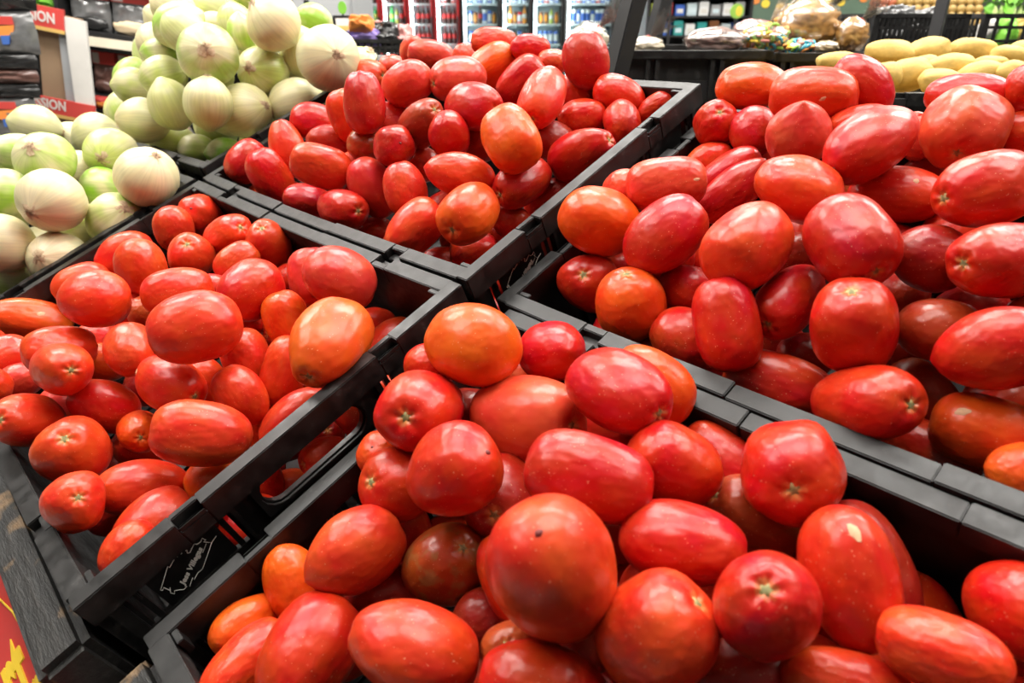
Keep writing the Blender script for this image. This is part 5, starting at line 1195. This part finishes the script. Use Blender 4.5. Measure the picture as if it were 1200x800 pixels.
# shelf rack with red-topped packets
YR = 2.85
rx, ry, rz = (-1.515, 2.85, 0.8864)
s2 = 0.0033
RKM = at(rx, ry, rz) @ Matrix.Rotation(.12, 4, 'Y')
rk = root('shelf_rack', RKM, 'black metal shelf rack of packets behind the onions', 'rack')
put('back_panel', MB().box(-70 * s2, 72 * s2, .26, .28, -rz * .98, 200 * s2).mesh('back_panel', 'black_metal'), rk)
for z in (10, 64, 79, 134): put('shelf', MB().box(-64 * s2, 66 * s2, .0, .26, z * s2, (z + 4) * s2).mesh('shelf', 'black_metal'), rk)
for x in (-66, 66): put('upright', MB().box((x - 2) * s2, (x + 2) * s2, .0, .28, -rz, 200 * s2).mesh('upright', 'black_metal'), rk)
put('price_strip', MB().box(-44 * s2, 29 * s2, -.008, 0, 68 * s2, 78 * s2).mesh('price_strip', 'mushroom_cream'), rk)
def packet(x, z, w, h, body, low, label, top='red_card'):
    r = root('packet', RKM @ Matrix.Translation((x * s2, .05, z * s2)), label, 'packet', 'red-topped packets on the rack')
    W, H = w * s2, h * s2
    put('sleeve', pillow(W, H * .72, .045, int(x + 90), body, .3), r, None, (0, .02, H * .36))
    put('contents', blob(W * .44, .018, H * .16, int(x + 60), low, .2), r, None, (0, .004, H * .18))
    put('header', MB().box(-W * .48, W * .48, .012, .028, H * .70, H).mesh('header', top), r)
    put('header_mark', MB().box(-W * .45, -W * .18, .0112, .02, H * .72, H * .97).mesh('header_mark', 'paper_white'), r)
for (x, z, w, h, bd, lw, lb) in ((-39, 82, 46, 50, 'silver_pack', 'dark_pack', 'silver packet of dark contents, leftmost on upper rack shelf'), (8, 82, 46, 50, 'silver_pack', 'beige_pack', 'silver packet of beige contents, second on upper rack shelf'), (47, 82, 32, 50, 'silver_pack', 'beige_pack', 'silver packet at the right end of the upper rack shelf'),
                                 (-30, 15, 28, 46, 'brown_pack', 'brown_pack', 'dark brown packet, leftmost on lower rack shelf'), (1, 15, 30, 46, 'brown_pack', 'brown_pack', 'dark brown packet in the middle of the lower rack shelf'), (33, 15, 30, 46, 'brown_pack', 'brown_pack', 'dark brown packet at the right of the lower rack shelf')):
    packet(x, z, w, h, bd, lw, lb)
op = root('packet', RKM @ Matrix.Translation((-18 * s2, -.05, 4 * s2)), 'orange and red flat packet lying at the foot of the rack', 'packet')
put('sleeve', pillow(36 * s2, 14 * s2, .04, 8, 'red_card', .3), op, None, (0, 0, 5 * s2)); put('printed_patch', pillow(20 * s2, 7 * s2, .05, 9, 'orange_print', .3), op, None, (4 * s2, -.004, 4 * s2))
put('tray', MB().box(-20 * s2, 20 * s2, -.03, .045, -4 * s2, -2 * s2).mesh('tray', 'black_metal'), op)

# leafy greens above the cardboard box
def leaves(n, rx_, ry_, rz_, seed, mat, size):
    rnd = random.Random(seed); b = MB()
    for i in range(n):
        c = Vector((rnd.uniform(-rx_, rx_), rnd.uniform(-ry_, ry_), rnd.uniform(-rz_, rz_))); m = Matrix.Rotation(rnd.random() * 6.28, 3, 'Z') @ Matrix.Rotation(rnd.uniform(-1.1, .4), 3, 'X')
        L = size * rnd.uniform(.7, 1.3); k = len(b.v)
        for (x, y, z) in ((0, 0, 0), (.28, .3, .06), (.34, .65, .02), (0, 1, -.15), (-.34, .65, .02), (-.28, .3, .06), (0, .4, -.04), (0, .75, -.06)): b.v.append(tuple(c + m @ (Vector((x, y, z)) * L)))
        for q in ((0, 1, 6), (1, 2, 7, 6), (2, 3, 7), (3, 4, 7), (4, 5, 6, 7), (5, 0, 6)): b.f.append(tuple(k + j for j in q)); b.m.append(0)
    return b.mesh('leaves', mat, True)
lv = root('leafy_greens', at(-1.988, 3.3, 1.2893), 'bright green leafy vegetables above the cardboard display', 'greens')
o = put('leaves', leaves(90, .13, .08, .05, 3, 'leaf_green', .07), lv); o['kind'] = 'stuff'
put('tray', MB().box(-.18, .18, -.1, .16, -.10, -.07).mesh('tray', 'black_metal'), lv)
put('stand', MB().box(-.17, .17, -.08, .15, -1.2893, -.10).mesh('stand', 'black_metal'), lv)

# grey chest behind the heap of onions
gx, gy, gz = (-1.0898, 3.25, 1.2097)
s3 = 0.0036
gc = root('grey_chest', at(gx, gy, gz), 'grey panelled chest standing behind the tall heap of onions', 'chest')
for (a, b_) in ((-98, -30), (-27, 42), (45, 112)):
    put('panel', MB().box(a * s3, b_ * s3, 0, .03, 2 * s3, 46 * s3).mesh('panel', 'grey_panel', False, .006), gc)
    put('label_mark', MB().box((a + 14) * s3, (a + 20) * s3, -.002, .0, 18 * s3, 22 * s3).mesh('label_mark', 'black_metal'), gc)
put('body', MB().box(-100 * s3, 114 * s3, .03, .5, -gz, 45 * s3).mesh('body', 'grey_panel'), gc)
put('lower_trim', MB().box(-100 * s3, 114 * s3, -.004, .03, -8 * s3, 2 * s3).mesh('lower_trim', 'black_metal'), gc)

# price card with a green fruit picture
pc = root('price_card', at(-0.549, 2.5, 1.167), 'white and yellow price card in a black holder beside the onions', 'price card')
s4 = 0.0028
put('holder', MB().box(-13 * s4, 11 * s4, .0, .012, -26 * s4, 20 * s4).mesh('holder', 'black_metal'), pc)
put('card', MB().box(-10 * s4, 9 * s4, -.002, 0, 3 * s4, 17 * s4).mesh('card', 'paper_white'), pc)
put('yellow_band', MB().box(-10 * s4, 9 * s4, -.003, -.002, 4 * s4, 9 * s4).mesh('yellow_band', 'ochre_card'), pc)
put('fruit_picture', MB().prism([(5 * s4 * cos(t * .5236) - 1 * s4, 28 * s4 + 7 * s4 * sin(t * .5236)) for t in range(12)], -.003, .002, 1).mesh('fruit_picture', 'leaf_green'), pc)
put('picture_stem', MB().box(-2 * s4, 0, -.001, .003, 19 * s4, 24 * s4).mesh('picture_stem', 'black_metal'), pc)
put('stalk', MB().box(-2 * s4, 1 * s4, .002, .010, -1.167, -25 * s4).mesh('stalk', 'black_metal'), pc)

# ------------------------------------------------------------------ lattice baskets
def basket(mat, w, d, h, label, ncol, nrow, slope=0.0):
    r = root('lattice_basket', mat, label, 'basket', 'black lattice baskets')
    t = .012
    put('rim', MB().box(0, w, 0, t, h - t, h).box(0, w, d - t, d, h - t, h).box(0, t, 0, d, h - t, h).box(w - t, w, 0, d, h - t, h).mesh('rim', 'black_plastic', False, .002), r)
    put('base', MB().box(0, w, 0, d, 0, .01).mesh('base', 'black_plastic'), r)
    for x in (0, w - .016):
        for y in (0, d - .016): put('corner_post', MB().box(x, x + .016, y, y + .016, 0, h).mesh('corner_post', 'black_plastic'), r)
    va = MB().box(-.0035, .0035, 0, .006, .01, h - t).mesh('bar', 'black_plastic'); vb = MB().box(0, .006, -.0035, .0035, .01, h - t).mesh('bar', 'black_plastic')
    for i in range(1, ncol):
        for y in (.003, d - .009): put('bar', va, r, None, (w * i / ncol, y, 0))
    n2 = max(3, int(ncol * d / w))
    for i in range(1, n2):
        for x in (.003, w - .009): put('bar', vb, r, None, (x, d * i / n2, 0))
    ha = MB().box(0, w, .002, .010, -.004, .004).mesh('cross_bar', 'black_plastic')
    for j in range(1, nrow):
        for y in (0, d - .012): put('cross_bar', ha, r, None, (0, y, h * j / nrow))
    return r
def table_under(name, mat_xyz, w, d, label):
    x, y, z = mat_xyz
    r = root(name, at(x, y, 0), label, 'table')
    put('top', MB().box(0, w, 0, d, z - .03, z).mesh('top', 'black_painted_wood'), r)
    for a in (.02, w - .07):
        for b_ in (.02, d - .07): put('leg', MB().box(a, a + .05, b_, b_ + .05, 0, z - .03).mesh('leg', 'black_painted_wood'), r)
    return r
table_under('side_table', (0.4338 - .01, 1.035, 1.1119 - .177), .62, .36, 'black table under the crate of potatoes')
B0 = (-0.5204, 2.25, 1.0881)
basket(at(*B0), 0.2407, .34, 0.0684, 'black lattice basket of wrapped packs between onions and coolers', 12, 3)
table_under('side_table', (B0[0] - .05, B0[1] - .05, B0[2] - .002), 0.3407, .5, 'black table under the basket of wrapped packs')
for (cx, cy, cz, w, h, mt, lb) in [(-0.466, 2.36, 1.1883, 0.0797, 0.04836, 'orange_print', 'orange wrapped pack in the middle basket beside the price card'), (-0.4625, 2.38, 1.1515, 0.1169, 0.04147, 'purple_pack', 'purple wrapped pack in the middle basket'), (-0.4008, 2.4, 1.1585, 0.1063, 0.07605, 'dark_pack', 'dark shiny wrapped pack in the middle basket'), (-0.3444, 2.42, 1.1531, 0.0585, 0.07605, 'pink_pack', 'pinkish wrapped pack at the right of the middle basket'), (-0.4226, 2.44, 1.1754, 0.0691, 0.03458, 'pink_pack', 'pinkish wrapped pack on top of the dark one')]:
    o = put('wrapped_pack', pillow(w, h, .10, int(w * 999) % 40, mt, .35), None, at(cx, cy, cz, 0, -.5)); tag(o, lb, 'packet', 'wrapped packs in the middle basket')

BA = (0.9486, 2.0, 1.1198)
basket(at(BA[0], BA[1], BA[2], .10), 0.2703, .34, 0.1036, 'black lattice basket of dark packs behind the potatoes', 20, 3)
BB = (1.268, 2.05, 1.1221)
basket(at(BB[0], BB[1], BB[2], -.04), 0.3463, .34, 0.1016, 'black wide-mesh lattice basket at the right behind the potatoes', 9, 3)
table_under('side_table', (BA[0] - .03, BA[1] - .06, BA[2] - .002), 0.6757, .5, 'black table under the two lattice baskets')
for (cx, cy, cz, w, h, mt, lb) in [(1.0635, 2.14, 1.2114, 0.1253, 0.04632, 'silver_pack', 'silver film pack on top of the left lattice basket'), (1.1755, 2.2, 1.2072, 0.0743, 0.04164, 'silver_pack', 'small silver film pack beside the bigger silver one'), (1.0855, 2.14, 1.1676, 0.1446, 0.07524, 'dark_pack', 'dark pack inside the left lattice basket'), (1.2296, 2.16, 1.1673, 0.1216, 0.07584, 'dark_pack', 'dark pack at the right inside the left lattice basket'), (1.4117, 2.18, 1.1715, 0.054, 0.07655999999999999, 'leaf_green', 'green pack inside the right lattice basket'), (1.4714, 2.2, 1.1802, 0.0396, 0.059519999999999997, 'ochre_card', 'yellow pack inside the right lattice basket'), (1.3738, 2.2, 1.1757, 0.0347, 0.05352, 'paper_white', 'white pack inside the right lattice basket')]:
    o = put('wrapped_pack', pillow(w, h, .08, int(w * 1999) % 40, mt, .4), None, at(cx, cy, cz, 0, -.6)); tag(o, lb, 'packet', 'wrapped packs in the right baskets')

# slanting black uprights of the display frame
for (p, q, wx, lb) in [((0.1513, 1.21, 1.0401), (0.2008, 1.24, 1.2615), 0.033, 'broad black slanting post just behind the middle crate'), ((0.3316, 1.894, 1.0476), (0.3839, 1.92, 1.2998), 0.0342, 'narrower black slanting post behind the broad one'), ((1.0272, 1.844, 1.0846), (1.0462, 1.87, 1.2972), 0.0271, 'black slanting post in front of the left lattice basket')]:
    me, m = bar_between(p, q, wx, .03, 'black_metal')
    r = root('frame_upright', m, lb, 'post', 'slanting black frame posts'); put('upright', me, r)
    d = Vector(q) - Vector(p)
    put('cap', MB().box(-wx * .55, wx * .55, -.018, .018, d.length, d.length + .012).mesh('cap', 'black_metal'), r)
    put('foot', MB().box(-wx * .7, wx * .7, -.03, .03, -.012, 0).mesh('foot', 'black_metal'), r)

# ------------------------------------------------------------------ black bins with bagged snacks
def bin_box(mat, w, d, h, label, ribs):
    r = root('black_bin', mat, label, 'bin', 'black bins of bagged snacks')
    put('body', MB().box(0, w, 0, .008, 0, h - .012).box(0, w, d - .008, d, 0, h - .012).box(0, .008, 0, d, 0, h - .012).box(w - .008, w, 0, d, 0, h - .012).box(0, w, 0, d, 0, .008).mesh('body', 'black_plastic'), r)
    put('rim', MB().box(-.008, w + .008, -.012, .010, h - .016, h).box(-.008, w + .008, d - .01, d + .012, h - .016, h).box(-.010, .008, -.012, d + .012, h - .016, h).box(w - .008, w + .010, -.012, d + .012, h - .016, h).mesh('rim', 'black_plastic', False, .002), r)
    rb = MB().box(-.004, .004, -.010, 0, 0, h - .016).mesh('rib', 'black_plastic')
    for x in ribs:
        for q in (-.009, .009): put('rib', rb, r, None, (x * w + q, 0, 0))
    put('lower_band', MB().box(0, w, -.004, 0, h * .34, h * .62).mesh('lower_band', 'black_metal'), r)
    return r
N1 = (0.2058, 1.42, 1.0125); hb = 0.1415
bin_box(at(*N1), 0.2777, .36, hb, 'black ribbed bin of bagged snacks behind the middle crate', (.22, .66))
N2 = (0.5132, 1.45, 1.0085)
bin_box(at(N2[0], N2[1], N2[2], .0), 0.1945, .36, 0.14, 'black ribbed bin of crackling bags left of the potatoes', (.10, .62))
table_under('side_table', (N1[0] - .03, N1[1] - .015, N1[2] - .002), .60, .46, 'black table under the bins of bagged snacks')
def bag(mat, w, h, d, label, inner, tie=None, seed=1, group='clear bags of snacks on the bins'):
    r = root('snack_bag', mat, label, 'snack bag', group)
    inner(r)
    put('film', blob(w / 2 * 1.06, d / 2 * 1.06, h / 2 * 1.06, seed, 'bag_film', .10, 2.5), r)
    if tie:
        tx, tz = tie
        b = MB()
        for i in range(9):
            a = (i - 4) * .22; b.prism([(0, 0), (.012 * cos(a + .2), .03), (.045 * sin(a) + .01, .055 + .012 * (i % 3)), (.03 * sin(a), .05)], -.002 + i * .0006, -.001 + i * .0006, 1)
        k = put('knotted_end', b.mesh('knotted_end', 'bag_film'), r, Matrix.Translation((tx, 0, tz)) @ Matrix.Rotation(.7, 4, 'Y'))
        put('tie', MB().box(-.006, .006, -.008, .008, -.003, .006).mesh('tie', 'red_card'), k)
    return r
def lump(mat, w, h, d, seed, amp=.25, fr=3.0):
    def f(r): put('contents', blob(w / 2, d / 2, h / 2, seed, mat, amp, fr if mat != 'crackling' else 6.5, 44, 30), r)
    return f
def loops(w, h, d, n, seed):
    def f(r):
        rnd = random.Random(seed); b = MB(); R_, r_ = .0072, .0033
        for i in range(n):
            q = Vector((rnd.gauss(0, 1), rnd.gauss(0, 1), rnd.gauss(0, 1))).normalized() * rnd.uniform(.75, 1.0); c = Vector((q.x * w / 2, q.y * d / 2, q.z * h / 2))
            m = Matrix.Rotation(rnd.random() * 6, 3, 'Z') @ Matrix.Rotation(rnd.random() * 3, 3, 'X'); k = len(b.v); mi = rnd.randrange(5)
            for a in range(10):
                for e in range(5):
                    A = 2 * pi * a / 10; E = 2 * pi * e / 5; b.v.append(tuple(c + m @ Vector(((R_ + r_ * cos(E)) * cos(A), (R_ + r_ * cos(E)) * sin(A), r_ * sin(E)))))
            for a in range(10):
                for e in range(5):
                    b.f.append((k + a * 5 + e, k + a * 5 + (e + 1) % 5, k + ((a + 1) % 10) * 5 + (e + 1) % 5, k + ((a + 1) % 10) * 5 + e)); b.m.append(mi)
        o = put('cereal_loops', b.mesh('cereal_loops', ['loop_yellow', 'loop_green', 'loop_teal', 'loop_orange', 'loop_pink'], True), r); o['kind'] = 'stuff'
    return f
for (c, w, h, d, lb, kind, tie, sd) in [((0.2846, 1.6, 1.158), 0.0757, 0.036, 0.053, 'clear bag of cream mushrooms beside the broad black post', 'mushroom_cream', (0.004, 0.012), 11), ((0.4197, 1.56, 1.1672), 0.1265, 0.0527, 0.0885, 'clear bag of brown crisps lying on the bin', 'crisp_brown', None, 12), ((0.5282, 1.58, 1.17), 0.1103, 0.0605, 0.0772, 'clear bag of coloured cereal loops on the bin', 'loops', None, 13), ((0.5555, 1.74, 1.1848), 0.098, 0.047, 0.0686, 'clear bag of pale pink snacks behind the cereal loops', 'pink_pack', (0.03, 0.012), 14), ((0.6283, 1.62, 1.1959), 0.135, 0.1058, 0.0945, 'big clear bag of golden crackling on the right bin', 'crackling', (0.035, 0.03), 15), ((0.7089, 1.58, 1.1766), 0.0676, 0.0712, 0.0473, 'smaller clear bag of golden crackling at the bin end', 'crackling', (0.012, 0.026), 16), ((0.5868, 1.53, 1.1551), 0.0586, 0.0241, 0.041, 'small clear bag of green and yellow cereal loops', 'loops', None, 17), ((0.647, 1.55, 1.1561), 0.0524, 0.0244, 0.0367, 'small clear bag of beige snacks below the big crackling bag', 'beige_pack', None, 18), ((0.1782, 1.75, 1.1594), 0.0907, 0.0867, 0.0635, 'knotted clear bag of pale produce behind the tallest middle tomato', 'mushroom_cream', (0.02, 0.03), 19)]:
    inner = loops(w * .92, h * .9, d * .9, 130 if w > .06 else 45, sd) if kind == 'loops' else lump(kind, w * .94, h * .92, d * .9, sd)
    bag(at(*c), w, h, d, lb, inner, tie, sd)

# ------------------------------------------------------------------ shelves of packets farther back
fx, fy, fz = (1.2222, 5.0, 1.0283)
s5 = 0.0056
fr_ = root('shelf_rack', at(fx, fy, fz), 'black shelf rack of coloured packets far behind the bins', 'rack')
put('back_panel', MB().box(-62 * s5, 62 * s5, .34, .36, -fz, 90 * s5).mesh('back_panel', 'black_metal'), fr_)
for z in (-2, 15, 36, 56): put('shelf', MB().box(-60 * s5, 60 * s5, .0, .34, z * s5, (z + 2) * s5).mesh('shelf', 'black_metal'), fr_)
for x in (-60, -34, 60): put('upright', MB().box((x - 1.5) * s5, (x + 1.5) * s5, -.01, .35, -fz, 90 * s5).mesh('upright', 'black_metal'), fr_)
rowz = (17, 38, 58); cnt = 0
PCOL = [['drink_teal', 'drink_blue', 'drink_teal', 'drink_white', 'drink_teal', 'drink_brown', 'drink_clear', 'drink_blue'], ['drink_lime', 'drink_red', 'drink_blue', 'drink_clear', 'drink_white', 'grey_panel', 'drink_white', 'grey_panel'], ['pink_pack', 'drink_grape', 'pink_pack', 'drink_grape', 'drink_red', 'pink_pack', 'drink_red', 'paper_white']]
RN = ('bottom', 'middle', 'top')
for j, z in enumerate(rowz):
    for i in range(8):
        w = 12.0; h = (15 if j != 0 else 16)
        mt = PCOL[j][i]
        b = MB().box(-w * .46 * s5, w * .46 * s5, .02, .16, 0, h * s5 * (.8 + .2 * ((i * 7 + j) % 3) / 2))
        o = put('boxed_packet', b.mesh('boxed_packet', [mt], False, .004), None, at(fx + (-50 + i * 14) * s5, fy, fz + z * s5))
        tag(o, mt.split('_')[-1].replace('panel', 'grey').replace('pack', 'pink') + ' packet, ' + ORD[i] + ' from left on ' + RN[j] + ' far shelf', 'packet', 'packets on the far shelf')
        o2 = put('front_label', MB().box(-w * .3 * s5, w * .3 * s5, .0185, .02, h * .2 * s5, h * .5 * s5).mesh('front_label', 'paper_white' if (i + j) % 2 else 'drink_clear'), o)
gsn = root('round_sign', at(1.3798, 4.7, 1.2654), 'round green sign with yellow centre above the cereal bags', 'sign')
s6 = 0.0052
put('disc', MB().prism([(8 * s6 * cos(t * pi / 10), 8 * s6 * sin(t * pi / 10)) for t in range(20)], 0, .012, 1).mesh('disc', 'loop_green'), gsn)
put('centre', MB().prism([(2 * s6 + 3.6 * s6 * cos(t * pi / 8), 5.5 * s6 * sin(t * pi / 8)) for t in range(16)], -.004, 0, 1).mesh('centre', 'loop_yellow'), gsn)
put('stem', MB().box(-.012, .012, .002, .012, -1.2654, -7 * s6).mesh('stem', 'black_metal'), gsn)
bn = root('printed_banner', at(2.2514, 5.6, 1.1584), 'dark green banner with yellow fruit prints behind the crackling bags', 'banner')
s7 = 0.0062
put('cloth', MB().box(-100 * s7, 92 * s7, 0, .02, -1.1584, 60 * s7).mesh('cloth', 'green_banner'), bn)
for i, (x, z) in enumerate(((-78, 30), (-66, 27), (-48, 24), (-20, 33), (9, 31), (22, 29), (48, 32), (70, 31), (-30, 12), (60, 12))):
    put('fruit_print', MB().prism([(x * s7 + 5 * s7 * cos(t * pi / 6), z * s7 + (3.5 + i % 2) * s7 * sin(t * pi / 6)) for t in range(12)], -.004, 0, 1).mesh('fruit_print', 'loop_yellow' if i % 3 else 'orange_print'), bn)

# heap of small brown fruit and greens at the far right
fm = blob(.5, .5, .5, 4, 'fruit_brown', .05, 2, 14, 10); fm2 = blob(.5, .5, .5, 5, 'fruit_red', .05, 2, 14, 10)
s8 = 0.0049
hx, hy, hz = (2.4683, 4.4, 1.1767)
tr = root('fruit_tray', at(hx, hy, hz), 'dark tray under the heap of small brown fruit', 'tray')
put('tray', MB().box(-75 * s8, 75 * s8, -.02, .7, -6 * s8, -2 * s8).mesh('tray', 'black_metal'), tr)
put('stand', MB().box(-70 * s8, 70 * s8, .02, .68, -hz, -6 * s8).mesh('stand', 'black_metal'), tr)
RW = ('front', 'second', 'third', 'fourth', 'back')
for j in range(5):
    for i in range(13):
        x = (-66 + i * 10.6 + (j % 2) * 5) * s8; z = (j * 8.2 + 3) * s8; y = .05 + j * .055
        red = i < 3
        o = put('small_fruit', fm2 if red else fm, None, at(hx + x, hy + y, hz + z) @ Matrix.Scale(10.5 * s8, 4))
        tag(o, ('reddish' if red else 'yellow-brown') + ' small round fruit, ' + ORD[i] + ' from left in ' + RW[j] + ' row of far heap', 'fruit', 'small fruit heaped at the far right')
lv2 = root('leafy_greens', at(1.8822, 2.9, 1.2556), 'bunch of pale green leafy vegetables at the top right corner', 'greens')
o = put('leaves', leaves(70, .07, .05, .035, 8, 'leaf_green', .05), lv2, None, (0, 0, .03)); o['kind'] = 'stuff'
for i in range(7): put('stalk', blob(.010, .012, .05, i, 'leaf_pale', .1), lv2, Matrix.Translation((-.06 + i * .02, -.02, -.045)) @ Matrix.Rotation((i - 3) * .09, 4, 'Y'))
put('tray', MB().box(-.12, .12, -.05, .12, -.11, -.095).mesh('tray', 'black_metal'), lv2)
put('stand', MB().box(-.11, .11, -.03, .1, -1.2556, -.11).mesh('stand', 'black_metal'), lv2)

# ------------------------------------------------------------------ drink coolers along the far wall
YC = 14.0
def cooler(x0, x1, body, label):
    w = x1 - x0; r = root('drink_cooler', at(x0, YC, 0), label, 'cooler', 'lit drink coolers on the far wall')
    t = .035; D = .62; H = 2.05
    put('cabinet', MB().box(0, t, .04, D, 0, H).box(w - t, w, .04, D, 0, H).box(t, w - t, .04, D, H - .2, H).box(t, w - t, .04, D, 0, .22).mesh('cabinet', body), r)
    put('back_liner', MB().box(t, w - t, D - .02, D, .22, H - .2).mesh('back_liner', 'cooler_inside'), r)
    for z in (.50, .84, 1.18, 1.52): put('shelf', MB().box(t, w - t, .10, D - .02, z - .03, z).mesh('shelf', 'shelf_white'), r)
    dr = put('door', MB().box(0, .045, 0, .035, .1, H - .06).box(w - .045, w, 0, .035, .1, H - .06).box(.045, w - .045, 0, .035, .1, .2).box(.045, w - .045, 0, .035, H - .16, H - .06).mesh('door', body), r)
    put('glass', MB().box(.045, w - .045, .012, .018, .2, H - .16).mesh('glass', 'cooler_glass'), dr)
    put('handle', MB().box(w - .040, w - .012, -.035, 0, .88, 1.30).mesh('handle', 'black_metal', False, .004), dr)
    put('light_strip', MB().box(.05, .085, .045, .085, .24, H - .22).mesh('light_strip', 'led_strip'), r)
    put('light_strip', MB().box(.09, w - .04, .05, .085, H - .25, H - .22).mesh('light_strip', 'led_strip'), r)
    return r
def bottle_mesh(liq, lab, cap, r=.042, h=.30):
    return MB().lathe([(r * .9, 0), (r, .015), (r, h * .30), (r * 1.01, h * .31), (r * 1.01, h * .55), (r, h * .56), (r * .85, h * .68), (r * .36, h * .86), (r * .34, h * .93), (r * .38, h * .935), (r * .38, h)], 10, (0, 0), [0, 0, 0, 1, 1, 0, 0, 0, 2, 2]).mesh('bottle', ['drink_' + liq, 'drink_' + lab, 'drink_' + cap], True)
def can_mesh(liq, lab, r=.036, h=.20):
    return MB().lathe([(r * .9, 0), (r, .01), (r, h * .2), (r, h * .75), (r, h * .92), (r * .8, h)], 10, (0, 0), [1, 0, 1, 0, 0]).mesh('bottle', ['drink_' + liq, 'drink_' + lab], True)
BT = dict(cola=bottle_mesh('cola', 'red', 'red'), lemon=bottle_mesh('lemon', 'lime', 'lemon'), orange=bottle_mesh('orange', 'white', 'orange'), blue=can_mesh('blue', 'white', .04, .22), water=bottle_mesh('clear', 'blue', 'blue', .038, .26), brown=can_mesh('brown', 'orange', .036, .2), lime=bottle_mesh('lime', 'white', 'brown', .04, .26), white=can_mesh('white', 'blue', .05, .24), red=can_mesh('red', 'white', .045, .2))
BNAME = dict(cola='dark cola bottle with red label', lemon='green lemonade bottle', orange='orange drink bottle', blue='blue drink can', water='clear water bottle', brown='brown drink can', lime='yellow-green drink bottle', white='white drink carton', red='red drink can')
SN = ('lower', 'middle', 'upper')
for (px0, x0, x1, body, label, place, stock) in [(417, -2.8718, -2.4089, 'red_cooler', 'red framed drink cooler, leftmost by the onions', 'leftmost red cooler', [['cola'], ['red', 'cola', 'lemon', 'lemon'], ['cola', 'lemon']]), (447.5, -2.3932, -1.9302, 'red_cooler', 'red framed drink cooler, second from the left', 'second red cooler', [['lemon'], ['lemon', 'lime', 'cola'], ['cola']]), (478.5, -1.9067, -1.4437, 'red_cooler', 'red framed drink cooler, third from the left', 'third red cooler', [['cola'], ['cola'], ['cola']]), (509.5, -1.4202, -0.9651, 'red_cooler', 'red framed drink cooler next to the black ones', 'fourth red cooler', [['cola'], ['cola'], ['red', 'cola']]), (540.5, -0.9337, -0.2197, 'black_cooler', 'black framed drink cooler next to the red ones', 'first black cooler', [['blue'], ['blue', 'brown', 'cola', 'white'], ['blue', 'water']]), (587, -0.204, 0.3452, 'black_cooler', 'black framed drink cooler, middle one of the dark coolers', 'second black cooler', [['blue', 'brown'], ['orange', 'brown', 'red'], ['water', 'white']]), (623, 0.3609, 0.9416, 'black_cooler', 'black framed drink cooler with brown and green drinks', 'third black cooler', [['blue'], ['brown', 'brown', 'lime'], ['blue', 'red', 'white']]), (662, 0.973, 1.8675, 'grey_cooler', 'wide grey framed cooler beside the broad black post', 'grey cooler', [['white', 'water'], ['white', 'blue', 'white'], ['blue', 'red', 'blue', 'white']])]:
    cooler(x0, x1, body, label)
    w = x1 - x0
    for j, z in enumerate((.84, 1.18, 1.52)):
        kinds = stock[j]; n = max(3, int((w - .17) / .088))
        for i in range(n):
            kd = kinds[i % len(kinds)]
            o = put('drink_bottle', BT[kd], None, at(x0 + .13 + (w - .20) * (i + .5) / n, YC + .19, z, i * 1.1))
            tag(o, BNAME[kd] + ' on the ' + SN[j] + ' shelf of the ' + place, 'bottle', 'drinks on the ' + SN[j] + ' shelf of the ' + place)
